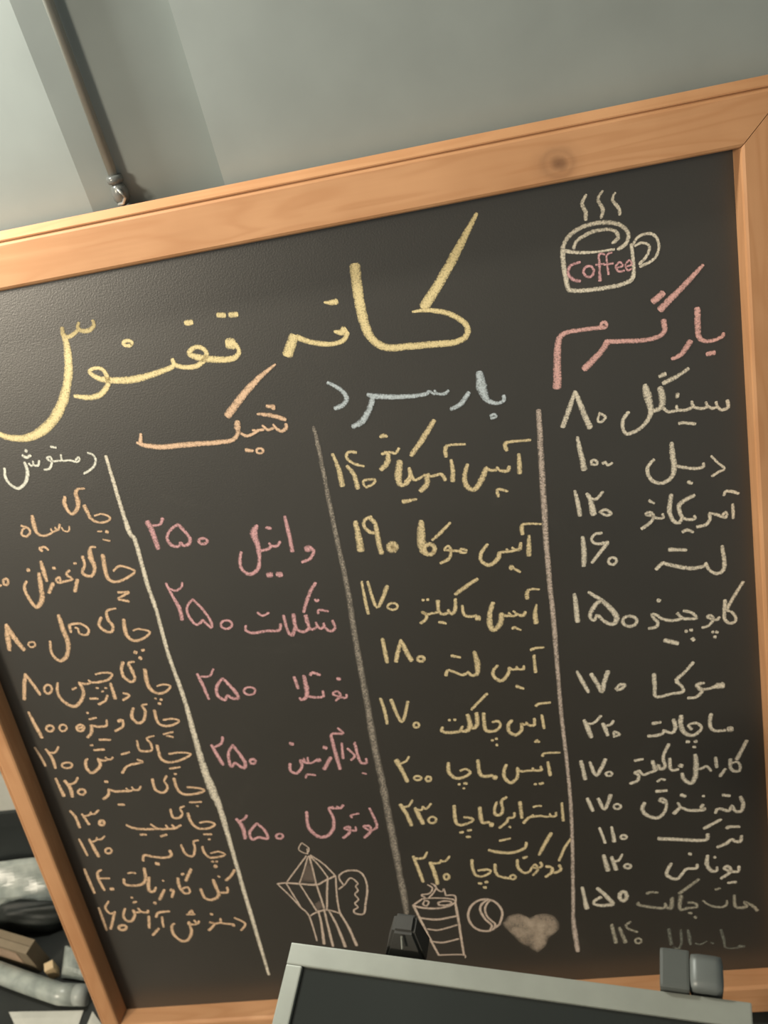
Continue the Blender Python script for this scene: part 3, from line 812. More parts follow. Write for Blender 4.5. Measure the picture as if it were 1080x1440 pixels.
('chalk_item', 'gold', None, False,
 [[681.5,450.5,6,682.6,442.2,5.4,687.3,439.2,3.5,696.7,440.8,3],
  [691.1,459.9,2.7,687.8,471.7,6,687.5,484.1,6.6],
  [677.1,467.7,4.4,673.2,472.1,5,667.1,469.3,3.6,663.4,464.6,3.3],
  [667,470,3.6,661.4,471,3.6,657.7,466.2,3.3],
  [661.4,471,3.6,651.9,469.1,4.4],
  [649,466.2,7.2,646.2,478.2,7.2,637.3,486.5,6.1,633.6,479,7.8,636.1,461.9,6.6,641.5,450.4,5.5],
  [659.1,487.5,5,662.5,486.8,4.4,668.5,490.9,3.1],
  [619.3,467.5,8.3,622.4,468.4,8.3],
  [619.7,464.6,4.2,609.8,464.4,4.2,605,460,4.4,605.2,448.9,3.6],
  [598.4,439.3,4.4,595.6,453.7,5.5,591,458,4.5,587.4,452.5,4.2],
  [586.8,456.2,4.2,580.1,457,4.2,576.4,452.2,4.5,577.6,438.8,6.1],
  [576.1,453.9,3.9,568.3,454,3.6,562.7,454.5,3.6,556.7,450.7,3.9,561.3,456.3,4.2,558,462.1,4.5,552.4,465.1,4.5],
  [628.1,416.9,4.3,613.9,424.5,6,599.4,433.3,4.9],
  [559.7,435,3.9,561.4,435.2,4.2],
  [565.1,435.3,3.9,566.9,435.5,4.1],
  [574,466.8,3.4,578.2,467.9,4.5,582.4,469.8,3.1]],
 []),
('chalk_price', 'gold', None, True,
 [[492.8,400.8,3.6,492.2,424.1,4.5,492.4,444,4.5],
  [500,401.8,3.9,504.3,437,4.5,521.6,411.1,6.1],
  [527.6,441.6,3.6,523.4,442.9,3.6,519.2,441.5,3.6,517.2,438.4,3.6,518.8,435.3,3.6,522.9,434,3.6,527.2,435.3,3.6,529.1,438.4,3.6,527.6,441.6,3.6]],
 []),
('chalk_item', 'gold', None, False,
 [[676.5,519.2,4.3,682,517.5,4.1,692.5,517.7,3],
  [679.3,526.9,4.4,678.2,550.3,5],
  [665.2,539.9,4.1,664.6,544,4.1,658.3,543.2,3.6,656.7,539.5,3.3],
  [657.7,543.1,3.6,650.9,542.7,3.6,648,540,4.1,645.3,548.4,5,635.9,556.8,5.6,628.2,549.9,5,628.4,541.2,5,634.7,535,4.4],
  [653,566.6,5.6,661,571.5,3.6],
  [609.6,512.5,5.5,610.8,528.8,8.3,608.8,542.3,6.1,601.9,544.6,4.7,597.3,539,4.2],
  [597.6,540,4.2,590.2,542.3,4.2,582.2,537.5,4.2,574.1,533.8,4.5,570.4,540.4,5],
  [581.6,514.3,5,585.8,515.4,4.4,591.9,518,3]],
 []),
('chalk_price', 'gold', None, True,
 [[502.9,479.7,5,502.6,496.6,6.1,502.4,512.8,5.6],
  [524.7,484.2,4.4,518.7,498.8,6.1,513.4,513.1,5.6],
  [524.6,484.7,4.4,528.4,500.1,7.2,532.4,514.4,6.1],
  [547.1,515.8,4.4,544.3,516.9,4.5,541.5,516,4.5,540.3,513.6,4.4,541.4,511.1,4.4,544.1,510,4.4,546.9,511,4.4,548.1,513.4,4.4,547.1,515.8,4.4]],
 []),
('chalk_item', 'gold', None, False,
 [[616.2,572.5,4.5,604.8,582.6,4.5,593.7,592.8,4],
  [672.7,597.8,4.5,676.3,595.2,4.2,690.4,595,3.6],
  [678.1,611.5,4.2,678.3,631.1,4.3],
  [668.2,615.4,4.3,667.1,624.4,4.6,660.5,624.1,3.7,657.8,619.8,3.7],
  [657.9,621.9,3.7,654.1,622.7,4.3,651.5,621.1,4.3,651.1,628.9,5.2,643.4,636.4,5.2,635.3,630.9,5.2,635.7,620.4,5.2,640.9,614.5,4.6],
  [664.9,649.7,4.3,667.3,647.7,4.3,669.7,650.3,4.6],
  [616.7,614,3.7,623.4,613.6,4.3,625.9,619.2,4.3,621.7,625.2,4.6,614.7,627.5,4.9,606.4,623.3,5.8,607.7,599.8,5.1],
  [611.9,640.7,4.4,613.6,640.9,4.4],
  [617,639.2,4.1,618.8,639.4,4.4],
  [616.6,648.5,4.7,617.9,648.7,4.7],
  [599,598.7,5.7,597.8,614.3,6.3,592.4,620.2,5.2,588.6,617.1,4.9],
  [587.8,599.8,5.7,588.6,615.7,7.5,583,623,5.8,575.9,621.5,4.6,579,615.8,3.8],
  [575.8,622.1,4.6,572.9,623,4.9,559.5,622.7,5.2,552.2,619.1,4.7,554.1,614,4.4],
  [563.3,604.6,4.3,565.1,604.8,4.3],
  [570,604.9,4.3,571.8,605.1,4.3]],
 []),
('chalk_price', 'gold', None, True,
 [[484.4,562.4,4.3,486.4,581.5,5.2,485.9,600,4.7],
  [497.3,565.9,5.2,504.6,599.7,5.2,517.7,571.2,4.6],
  [524.3,609.1,3.8,521.9,610.4,3.8,519.6,609.5,3.8,518.6,607,3.8,519.6,604.3,3.8,522,603.1,3.8,524.4,604,3.8,525.4,606.5,3.8,524.3,609.1,3.8]],
 []),
('chalk_item', 'gold', None, False,
 [[671.3,672,4.7,674.7,668.1,3.8,693.3,669.3,3.2],
  [676.8,681.6,4.7,677.2,702,5.3],
  [666.7,687.1,3.8,667.2,692.6,4.4,658.3,692.1,3.8,656.6,688.1,3.5],
  [657.6,692,3.8,650.5,691.7,3.8,640.4,691.3,4.4,637.8,685.8,4.7],
  [637.7,686.3,4.7,635.9,699.8,5.3,626.9,707.6,5.4,620.1,699.3,5.4,620.5,688.4,5.3,624.7,679.3,4.7],
  [655.7,713.2,3.9,658,713.5,3.9],
  [662.3,713.5,4.5,666.8,712.9,4.8],
  [606.9,696.4,8.3,609,697.7,8.3],
  [605.1,693.4,5.1,593.7,693.4,5.4,589.6,687.4,6,590.2,668.3,5.3],
  [565.8,681.7,3.9,573,679.8,3.9,577.7,685.9,4.5,568.8,691.8,4.8,557.3,691.8,5.1,551,681.3,6.6,552.5,667.8,4.8],
  [560.3,701.9,4.8,561.7,702.1,4.8],
  [567.3,701.3,4.5,570.9,701.8,4.8],
  [565.2,708.9,3.9,567,709.1,3.9]],
 []),
('chalk_price', 'gold', None, True,
 [[487.4,655.7,7.8,491.5,671.4,6.6,495.6,690,6.1],
  [491,661.6,3.9,499.6,658.5,3.9,504.2,652.2,3.9],
  [513.2,688.4,3.9,510,689.4,3.9,506.7,688.5,3.9,505.2,686.2,3.9,506.3,683.8,3.9,509.5,682.8,3.9,512.8,683.7,3.9,514.3,686,3.9,513.2,688.4,3.9],
  [525.6,691.4,3.9,523.2,692.7,3.9,520.7,691.8,3.9,519.7,689.3,3.9,520.7,686.7,3.9,523.1,685.5,3.9,525.6,686.4,3.9,526.6,688.8,3.9,525.6,691.4,3.9]],
 []),
('chalk_item', 'gold', None, False,
 [[686.4,746.1,3.9,684.9,774.3,4.6],
  [677.3,760,3.9,676.1,765.6,3.9,670.4,765.5,3.6,669.2,761.1,3.3],
  [670,765.5,3.6,663.6,765.3,3.6,657,763.4,4,650.2,763.2,4,642,764.3,4.6,634.1,772.2,4.9],
  [647.1,760.6,4,649,763.6,4],
  [649.8,748.4,3.9,654.5,747.2,3.6,660.1,747.9,3.3],
  [634,738.6,6,632.9,764.1,4.9],
  [624.9,754.6,4.6,622.8,761.5,4,615.8,762.1,4,612.7,768.1,4.9,602.2,776.4,4.6],
  [614.8,775.8,4,616.5,777.2,4],
  [618.2,728.9,4.5,610.5,734.5,4.8,610.6,747.3,4.9,606.4,755.3,5.5,600.3,754.6,5.5,600.1,746,4.6,604.7,735.2,4.6],
  [591.6,769.5,8.6,593.8,770.3,8.6],
  [590.3,765.6,4.6,581.7,765.5,5.2,580.5,758.1,6.8,581.5,741,5.5],
  [558.9,754.2,4,567.9,756.7,4.6,569.5,761.2,4,558.3,765.7,4.7,549.1,764.7,5.3,547.2,754.3,5.6,549.3,734.5,4.9],
  [549.9,778.4,4.7,554.1,777.7,4.7],
  [560.6,776.7,4.4,564.9,776,4.4],
  [557.4,786.6,4.7,562,787.1,4.7]],
 []),
('chalk_price', 'gold', None, True,
 [[479.8,725,6.2,484.8,740,6.2,488.4,759.8,6.3],
  [482,729.6,3.7,490.5,728.2,3.7,496.7,719.8,4],
  [498,732.8,5.6,500.6,744.7,7.5,504,758.7,6.2],
  [499.2,735,4,505.5,736.6,4,508.8,731.2,3.7],
  [508.6,732.6,3.7,512.4,735.4,4,519.9,728.2,4],
  [520.8,757.7,4,517.2,759.5,4.1,513.5,758.3,4.1,511.9,754.7,4,513.4,751,4,517,749.2,4,520.7,750.5,4,522.3,754,4,520.8,757.7,4]],
 []),
('chalk_item', 'gold', None, False,
 [[667.1,792.4,5.5,657,808.8,6.2,647.2,826.2,4.1],
  [690.9,804.6,4,681.2,818.7,4.7,671.9,838.4,4.1],
  [671.1,845.7,4.7,672.5,853.4,5,663.8,857.8,4.7,660.3,852.1,4.4],
  [654,846,4.7,661.3,849.2,5,659.6,857.4,5.1,650.8,863.7,4.1],
  [647.4,838.7,4.7,648.5,844.8,4.1,642.1,847.7,4.1,636.5,845.3,4.1,640.5,841.6,4.1,642.7,850.2,4.7,634.9,859,4.1],
  [634.7,846.3,4.1,631.6,852,4.1,624.3,853.7,4.8,617.3,844.5,5.1,617.9,831.1,4.7],
  [626.4,829,5.7,631.3,827.5,4.1],
  [633.3,804.1,4.7,629.7,813.1,5,612.6,818.6,5.3,594.2,815.7,5.7,583.1,811,5],
  [599.2,797.4,4.1,613.5,795.2,4],
  [604.3,861.3,4.2,590.8,856.2,5.1,586.6,848.8,5.1,587.8,835.3,4.8],
  [564,843.4,4.2,577.2,843.2,4.8,579.6,848,4.2,568.4,853.8,4.2,559.4,850.5,4.8,557.2,838.1,5.1,558.5,824.7,4.8],
  [561.2,865,4.8,565,865.4,4.8],
  [570.5,863.8,5.2,573.4,864.1,5.2],
  [567.3,872.7,5.8,569.6,872.9,6.5],
  [611,861.6,3.8,608.4,862.8,3.8,605.7,862,3.8,604.4,859.5,3.8,605.4,856.9,3.8,608,855.6,3.8,610.7,856.5,3.8,611.9,859,3.8,611,861.6,3.8]],
 []),
('chalk_price', 'gold', None, True,
 [[481.7,810.4,5.1,484.9,833.5,5.8,487.3,854.5,5.9],
  [482.8,814.1,4.2,494.3,814.8,4.8,501.4,805.6,4.1],
  [502.9,823.2,6.4,505.3,841.7,6.5,506.3,860.2,5.9],
  [504.6,824.9,4.2,514.2,825.1,4.2,517.8,820.6,3.8],
  [517.1,822.3,3.8,523,823,3.8,529.7,815.6,4.1],
  [522.8,852.3,4.2,520.2,853.9,4.2,517.6,852.9,4.2,516.6,849.9,4.2,517.8,846.5,4.2,520.3,844.9,4.2,522.9,845.9,4.2,523.9,848.9,4.2,522.8,852.3,4.2]],
 []),
('chalk_glass_drawing', 'sketch', 'thin chalk sketch of a layered drink in a tall cup', False,
 [[466.9,893.6,4.3,472.9,922.9,4,479.7,955.9,4.1,486.6,986.1,3.4],
  [524.8,893.2,4,524.1,927.9,4,522.7,959.9,3.7,521.8,989.3,3.4],
  [466.8,894.3,4,479.5,899.6,3.7,498.7,902.5,3.7,516.5,899.2,3.6,526,893.3,3.3],
  [466.9,893.6,3,476.8,886.8,3,484.7,883.5,2.6,509,885.3,2.6,523,889.2,3,526,893.3,3],
  [513.3,881.1,2.6,525.3,882.3,2.9,526.6,890.9,3],
  [483,886.4,2.6,489.1,889.6,2.6,485,896.4,2.7,480.5,893.4,2.7,484.2,886.6,2.6],
  [501.6,892.4,3,510.6,890.5,3,519.9,893.3,3,514.7,897.8,3,502.7,896.6,3,501.4,892.4,3],
  [497.6,858.7,2.6,503.3,863.6,2.6,500.2,872,2.6,491.1,882.3,3],
  [500.8,861.2,2.6,505.3,870.9,2.6,510.4,873.6,2.6,513.3,869.6,2.6,513.8,879.6,2.6],
  [492.4,860.3,2.6,498,866.2,2.6,493.1,875,2.6,481,876.8,3,485.1,881.3,2.6],
  [473.9,917.2,3,495.4,921.9,4,523.2,918.2,3.3],
  [479,937.9,2.7,494.7,941.1,3,520.6,934.6,3],
  [482.6,961,2.7,495.8,964.2,3.4,519.1,959.6,3],
  [485.8,986.7,2.4,504.6,987.4,2.4,521.8,989.3,2.4,523,994.7,2.4]],
 []),
('chalk_bean_drawing', 'sketch', 'round chalk outline of a coffee bean', False,
 [[578.9,938.9,4,562.2,949.3,4,545.2,943.1,4,538.2,924,4,545.1,903.4,4,561.8,893.3,3.9,578.5,899.4,3.9,585.6,918.2,3.9,578.9,938.9,4],
  [569.7,894,3.9,560.1,901.4,3.9,556.5,912.1,4,560.9,928.3,4,567.9,939.2,4,563.9,949.7,4],
  [572.4,894.9,3.6,564.9,905,3.6,562.8,915.8,3.6,565.9,927.2,3.6,572.9,938.1,3.7,569.1,947.3,3.7]],
 []),
('chalk_heart_drawing', 'heart', 'solid smudged chalk heart', False,
 [],
 [[582.9,936.8,593,925.1,605.6,921.7,616.9,927.5,621.1,931.7,630.3,926.3,643.7,924.5,654.8,931.2,662.2,949.3,654.8,961.3,642.9,969.7,636.3,983.6,623.8,995.5,613.9,986.4,602.9,977.2,593,960.2,584.7,949.7]]),
('chalk_pot_drawing', 'sketch', 'chalk sketch of an eight-sided stovetop coffee pot', False,
 [[335.7,771.9,1.9,343.4,781.8,1.9,338.2,790.3,2,329.2,782.2,2,335.7,771.9,1.9],
  [341.1,782.5,2,339.6,791.5,2],
  [337.3,794.3,2.4,320.6,812.9,2.4,301.2,834.7,2.5],
  [341.3,794.7,3.3,340.9,819.2,2.9,340,846.1,2.9],
  [342.2,794.8,2.6,350.8,812,2.4,358.7,833.5,2.6],
  [343.2,793.9,3,356.6,808.6,2.6,369.3,830.5,2.6],
  [339.2,795.5,2.2,328.7,817.9,2.2,317.6,839.6,2.2],
  [286.2,837.4,3.1,299.8,837.3,2.7,316,840.5,3.6,340.4,844.5,3.6,353.3,839.1,3.3,369.8,832.2,3.5],
  [286.8,838.5,2.2,299.5,860.9,2.5,310,882.2,2.7,318.2,899.1,2.7,319.5,944,2.6],
  [298.9,837.6,2.2,310,882.2,2.7],
  [317.1,839.5,2.5,330.5,889.6,2.9],
  [340.5,844,2.9,342.3,886.5,3.4],
  [358.5,834.5,2.6,352.6,857.9,3.6,345.5,891.1,2.9],
  [370.1,832.6,2.6,364.4,869.6,2.7,362.5,894.9,3.2],
  [320.1,898.2,2.7,327.9,893.6,3,338.9,890.4,3.4,347.4,890.2,2.9,361.2,896.9,2.9],
  [333,889.8,2.7,332.6,911.3,3.7,328.5,950.4,5.1],
  [341.8,888.5,3.2,340.9,916.5,3.7,340.3,955.9,4.7],
  [348,891.3,2.7,353.5,917.7,4.1,357.8,958.6,5.1],
  [362.3,895.9,3.6,369.3,923.6,4.1,374.3,958,5.1],
  [369.9,855.4,2.7,379.8,848.1,2.4,389.9,837.8,2.6,398.1,847.9,2.6,393.9,852.7,2.4,395.7,860.2,2.7,390.1,866.9,2.4,393.4,875.7,2.7,387,882.4,2.7,389.8,889.5,2.7,383,893.7,2.9],
  [383,893.7,3.2,384.2,900.2,3.4,395.8,901.4,3.4,401.8,883.9,3.4,408.7,861.5,3.3,409.9,843,2.9,405.9,830.2,3.3,397.7,825.6,3.3,384.4,825.9,3.3,374.4,834.1,2.9,377.4,847.9,2.7]],
 []),
('chalk_smudge', 'smudge', None, True,
 [],
 [[338.7,797.5,317.6,839.2,340.8,842.4,341.5,809]]),
('chalk_smudge', 'smudge', None, True,
 [],
 [[329.9,876.7,339.6,871.3,341.4,886.4,331.4,889.6]]),
('chalk_heading', 'peach', 'peach chalk column heading with a long slanted stroke', False,
 [[450.8,130.1,2.3,428.1,142.6,6.6,407.8,157.3,8.6,384.1,177.7,9.2],
  [446.9,197.6,4,446.3,202.3,4.8,439.8,205,4.4,434.3,200,3.8,432.8,195.8,2.6],
  [431.8,199.9,3.6,425.6,201,3.8,422.2,197.5,3.4,420.3,195,2.6],
  [420.5,199.8,3.6,412.4,199.8,3.4,407.9,198.6,2.8],
  [414,200.1,3.6,406.5,203,3.6,399.5,204.1,3.8,394.4,200.3,4],
  [393.5,186,6,391.8,192.6,8.4,391,198.4,5.2,386.8,203.7,5,378.3,206.7,5.5,352.9,205.2,6.1,327.6,202.8,6.9,301.9,201.3,6.4,285.4,197.7,6,277.5,194.7,5.3,272,191.2,2.5],
  [279.8,182.1,3.3,276.8,191.1,5.3],
  [430.4,174.1,4.3,438.2,176.5,5.9],
  [436.2,177.9,4.7,438.3,177.4,4.7],
  [417.8,181.2,2.4,426.5,183.5,5.1,434.3,185.9,5.5,447.7,192.7,4.7],
  [394.8,220.2,5.3,402.6,222.4,3.7],
  [413.1,225.7,3.2,410.3,226.5,3.2,407.6,225.6,3.2,406.5,223.5,3.2,407.6,221.5,3.2,410.3,220.7,3.2,413,221.6,3.2,414.2,223.7,3.2,413.1,225.7,3.2]],
 []),
('chalk_item', 'pink', None, False,
 [[436.2,350,8.9,441.3,349.4,8.4],
  [441.5,348.5,4.7,444.6,354,4.5,438.4,362.3,4.5,427.9,365.9,4.2],
  [420.4,306,4.1,420.4,327.5,5.7,419.5,350.3,5.8],
  [407.7,335.8,3.9,403.2,340.9,4.2,396.5,339.9,3.7,394.6,336.2,3.7],
  [395.8,340.3,4,391.3,343.3,4.2,382.4,344,4.2],
  [385.3,311.9,4.7,379.3,321.2,10,380.1,337.4,6.9,378.4,353.4,4.8,373,366.7,5.4,361.7,372.1,5.4,353.8,363.9,4.8,354.5,352.2,4.3,358.5,342.3,4],
  [395.6,316.4,4.7,400.8,318.1,4.2],
  [383.4,376.2,8.6,387.8,376.4,8.1],
  [394.6,377.4,7.5,399.8,377.7,7.5]],
 []),
('chalk_price', 'pink', None, True,
 [[256.7,287.7,7.4,259,303,7.5,259.9,322.9,6.5],
  [261.9,293.1,3.5,270.7,293.3,4,276.1,286.1,4.2],
  [291.9,296.6,4.2,281.6,301.9,4,274.5,311.2,4.3,277.3,320.9,4.8,285.5,323.7,4.3,289.6,319.2,3.5,291.5,323.7,4.3,299.2,322.3,4.8,301.5,314.1,4.8,292.6,296.6,4.8],
  [320.4,324.3,4.3,316.7,325.3,4.3,313,324.2,4.3,311.5,321.6,4.3,313,319,4.3,316.7,318,4.2,320.3,319.2,4.2,321.9,321.8,4.3,320.4,324.3,4.3]],
 []),
('chalk_item', 'pink', None, False,
 [[437.8,394.6,4.3,427.2,407.8,5.4,415.1,430.7,4.4],
  [432.4,416.2,4.1,434.1,418.4,4.3,436.7,416.8,3.3],
  [432.3,435,3.6,434.4,430.5,3.6,444.7,433.9,3.6],
  [447.4,446.9,4.4,448.6,456.9,4.4,442.2,460.9,4.2,436.8,455.2,4.1,435.9,449,3.9],
  [436.2,452.7,3.9,431,455.9,3.9,427.7,451,3.9,426.9,446.5,3.6],
  [427.3,452.7,3.9,419.4,455.3,4.2,417,448.8,5,416.6,435.7,6.6],
  [417.3,452.5,4.4,410.7,457,4.4,403.4,454.5,4.2,400.9,447.8,5,401.9,432,6.1],
  [400.7,449,5,394.5,459.2,5.6,390.2,453.7,4.5,389.6,431.9,4.4],
  [383.8,442.4,4.4,379.5,450.9,4.5,364.1,449.5,4.2,346.9,450.1,4.8,339,445.3,4.5,340.2,438.7,3.6],
  [359.1,423.4,3.9,364.6,428.4,3.6,372.6,425.4,3.6]],
 []),
('chalk_price', 'pink', None, True,
 [[257,368.7,3.6,260.1,386.1,4.4,264.3,403.8,6.1,263.3,419.7,5.6],
  [259.4,376.3,3.3,266.3,380.2,3.6,274.7,376.1,3.6,277,370.5,3],
  [284,394.4,3.6,274.8,402.9,3.6,272.7,414.9,4.2,278.3,428.1,4.2,284.2,427.6,3.9,289,424.1,3.9,292.7,430.1,4.2,297.1,435.2,4.5,298.4,425.9,4.5,292.6,409.1,4.2,284,394.4,3.9],
  [321.8,438,3.6,316.7,439.8,3.7,311.6,438.2,3.7,309.6,434.1,3.7,311.8,429.9,3.6,317,428.2,3.6,322,429.8,3.6,324,433.9,3.6,321.8,438,3.6]],
 []),
('chalk_item', 'pink', None, False,
 [[443.6,551.1,3.7,441.4,556,3.8,434,553.2,3.8,426.4,548,3.8,432.4,544.7,3.7,435.5,551.3,4.6,428.4,558.2,3.8],
  [436.7,527.4,5.7,439.8,527.8,5.7],
  [414.6,542.1,3.8,414.1,549.8,4.3,404.8,550.4,4.6,394.4,547.2,4.1],
  [396,517.6,5.2,395.4,535.6,7.5,392.9,547,5.8,386.1,551.4,4.4,383.3,548.4,4.4],
  [383.3,517.9,5.2,384.9,534.2,5.2],
  [404.1,517.4,4.6,408.1,514.6,4.6,416.2,519,4.6]],
 []),
('chalk_price', 'pink', None, True,
 [[261.9,497,4.4,265.2,515.8,5.3,267.3,534.5,4.7],
  [265.5,501.4,3.5,277.1,501.7,3.8,284.2,492.8,3.8],
  [292,507.6,4.4,282.2,518,5.3,280.1,530.9,5.3,287.5,538.5,5.3,292.6,532.6,4.4,297.3,537.1,4.7,305.3,538.2,5.3,304.2,528.8,5.9,293.1,507.7,4.4],
  [327.8,533.9,3.8,322.6,535.6,3.8,317.4,534,3.8,315.2,530,3.8,317.4,526,3.8,322.6,524.3,3.8,327.8,525.9,3.8,330,529.8,3.8,327.8,533.9,3.8]],
 []),
('chalk_item', 'pink', None, False,
 [[449.3,648.3,3.9,448,655,4.5,440.5,651.3,4.5,439.3,622.4,4.8],
  [440.2,670.2,3.3,444.6,671.8,3.3],
  [428.3,630.6,3.9,435.3,642.4,3.9,429.3,648.6,3.9],
  [422.5,621.6,3.9,419.6,644.6,4.5],
  [422.2,598.6,3.8,427.3,607.3,3.9,413.1,606.3,4.2,411.2,617.5,5.4,411.8,642.3,6,412.1,660.4,5.5],
  [403.8,641.3,6.1,391.9,657.9,6.7],
  [398,624.6,6,401.3,626.7,6]],
 []),
('chalk_word', 'pink', None, True,
 [[385.6,643.5,6.7,389.2,643.4,6.7],
  [384.4,643.4,4,374.2,646.6,4,373.8,637.6,3.6],
  [374.4,646,4,369.8,644.9,4,368.5,638.3,3.6],
  [369.7,645.5,4,363.6,640.8,4.6,363.9,650.3,4.6,354.5,659.9,4.9,347.2,655.3,4.9,349,644.3,4.9],
  [364.5,668.7,4,368.1,663.5,4,378.3,666.1,3.4]],
 []),
('chalk_dot', 'pink', None, True,
 [[356.1,613.4,6,359.4,615.4,6]],
 []),
('chalk_price', 'pink', None, True,
 [[252.7,603.2,4.9,256.6,620.4,6.2,260.2,634.9,6.2],
  [255.3,606.9,3.7,266.3,602.2,4.6,270.5,593,4.6],
  [280.8,606.7,4.9,271.5,619.5,4.9,270.1,638.9,5.6,277.4,634.2,4.6,281.9,640.4,5,287.5,642.5,6.2,289.9,632.9,6.2,280.8,606.7,4.9],
  [303.2,637.2,4.6,300.5,638.4,4.6,298,637.5,4.6,297.1,635,4.6,298.3,632.4,4.6,301,631.2,4.6,303.5,632.1,4.6,304.4,634.6,4.6,303.2,637.2,4.6]],
 []),
('chalk_item', 'pink', None, False,
 [[438.2,725.9,3.7,441.5,742.3,4.7,442.1,757.6,4.7,431.8,761.1,4.1,424.7,754.4,4.1,432.6,754.4,4.1,432.6,763.3,5.1,422.3,772.5,4.8],
  [413.9,753.8,3.5,413.2,759.6,4.1,406.8,758.9,4.1,398.7,754.4,4.5,405.6,752.9,5.1,403.5,763,5.1,393.6,769.9,4.2],
  [412.2,738.3,4.1,411.8,734.5,3.5,422.5,732.8,3.4],
  [404.5,717.1,5,400,721.5,4.1,395.8,718.4,3.8],
  [398.3,721.3,3.8,391.7,720.6,3.8,389.9,717.8,3.8],
  [390.5,720.7,4.1,384.7,719.8,4.4,387.3,736.1,5.1,383.6,753.3,5.7,372.6,764.6,5.8,359.6,762.5,6.4,350.8,746.7,5.8,353.8,722,5.1]],
 []),
('chalk_price', 'pink', None, True,
 [[256.2,722.6,5.2,261.4,736.6,7.1,260.3,756,6.5],
  [258.8,727.4,3.9,267.1,723.9,4.2,271.7,718.5,4.8],
  [282.3,733,4.2,269,746.4,4.9,269.8,758.6,4.9,279.2,756,4.2,290.9,759.4,5.2,290.4,745.8,5.2,282.3,733,4.5],
  [311.5,760.2,4.2,308.2,761.5,4.2,304.9,760.5,4.2,303.6,757.7,4.2,305,754.7,4.2,308.4,753.3,4.2,311.7,754.3,4.2,313,757.2,4.2,311.5,760.2,4.2]],
 []),
('chalk_heading', 'white', 'off-white chalk column heading by the edge of the frame', False,
 [[211,194,2.7,217,197.9,3.1,217.6,205.2,3.1,210.8,212.9,3.1,199,217.7,2.8],
  [194.3,200.1,2.7,198.9,197.2,2.6,198.9,200.5,2.7,195,202.5,2.7,187.2,199.2,2.7,178.6,198.3,2.8,178.8,191,2.7],
  [177.3,197.9,2.8,170,197.6,2.8,164.4,196.5,2.9,160.9,192.7,2.9,165.7,191.8,2.8,165.3,198.4,3.1,160.1,204.9,3.5,153.2,205.5,2.8],
  [170,179.9,3.4,175.9,182,2.9],
  [150.7,193.8,2.8,147.8,199.2,3.1,143,198,2.8,143.1,193.4,2.6],
  [142.3,197.9,2.6,138.8,198.2,2.8,137.3,195.1,2.6],
  [132.5,193.1,3.5,132.9,199.1,4.5,131.4,207.7,5.2,125.1,217.2,4.2,114.7,223,3.9,106.9,217.3,3.9,103.5,207.8,3.9,106.1,196.3,3.5],
  [133.1,184.4,3.8,136.9,187.7,4.1,142.7,186,3.4],
  [138.6,179.5,4.5,139.9,180.4,4.5]],
 []),
('chalk_item', 'orange', None, False,
 [[195.6,270.4,2.7,204.8,269.5,2.8,213.5,275.4,3.2,207.6,279.9,3.2,197.3,279.1,3.2,190.1,273.4,4.6,188.3,264.7,5.3,187.3,256.2,6],
  [194,235.4,2.6,186,234.9,3.8,181.5,239.5,5.3,181.5,248.5,6.7,177.6,258.5,5.7,169,264,4.3,164.9,258,5,164.2,248.8,5.7,167.2,241.7,4.2],
  [193,290.3,2.3,198.1,291,2.7],
  [203.5,292.1,5,205.3,293,5],
  [196.4,301.3,2.3,204.5,304.4,2.9],
  [160.3,278.8,2.3,157.7,284.6,2.7,152,283.4,2.3,150.4,278.8,2.3],
  [149.5,274.8,3.2,145,281.4,3.2,142.4,277.6,2.9],
  [143.4,281.6,2.9,137.8,282.3,2.9,136.7,278.6,2.7],
  [137.5,283.1,2.9,131.4,285.3,3.1,123.6,285.6,4,117.8,280.1,5.1,117.7,269.2,6.5,119.4,258.7,4.3],
  [101.6,269.1,3.3,108.6,273.3,3.6,109.8,278.9,3.3,103.6,283.4,3.3,98.5,280.3,3.6,101.3,274.5,2.9,106,272.1,2.7],
  [114.9,299.7,2.9,115.8,304.1,5.1],
  [117.3,299.6,2.6,121.7,300.3,2.6,125.1,303.9,2.2]],
 []),
('chalk_item', 'orange', None, False,
 [[196.9,343.4,3.4,207,338.1,3.6,222.9,347.2,3.6,211.4,354.3,4,195.3,357.9,4.1,186.5,349.7,5.9,189.9,321,5.8],
  [184.1,309.6,2.9,177.6,309.6,4,174.1,320.6,7.6,174.8,336.3,5.8,167,345.9,4.5,157.4,340.5,5,163.4,330.7,4,164.3,319.2,4.9],
  [193.8,372.1,3.6,207.5,373.5,4.1],
  [207.2,374.4,3.6,193.4,379.4,3.7,191.9,381.2,3.7],
  [191.9,381.2,3.9,203.8,385.9,4.1],
  [151,326.5,3.6,153.6,326.5,3.6],
  [148.3,348.1,5.5,140.3,362.8,6],
  [142.3,334.4,4.1,136.9,339.5,4.1,142.3,346.2,3.9,131.2,348,3.6,123.4,348.4,3.7,121.7,343.8,4.1,126.8,342.2,4.5,126.4,346.9,3.6],
  [116.2,348.3,5.5,107.1,360,5.5],
  [122.6,328.6,4.5,125.2,328.9,5],
  [110.4,318,5,109.6,332.6,6.8,109.4,344.4,4.1],
  [102.9,332.6,5,98.9,352.8,7.4,94.6,368.3,7.9,83.9,376.8,5.6,78.1,359.8,5.1,78.4,347.8,4.6,83.8,340.6,3.7],
  [89.8,326.3,5.5,92,326.6,5.5],
  [114.6,301.1,4.5,116.6,304.7,4.5],
  [117.8,300.3,3.6,121.6,300.2,3.6,124.8,304.6,3.1]],
 []),
('chalk_price', 'orange', None, True,
 [[58.9,340.5,4.1,56.3,341.9,4.2,54.1,340.9,4.2,53.8,338.1,4.1,55.4,335,4.1,58,333.6,4.1,60.1,334.6,4.1,60.5,337.4,4.1,58.9,340.5,4.1],
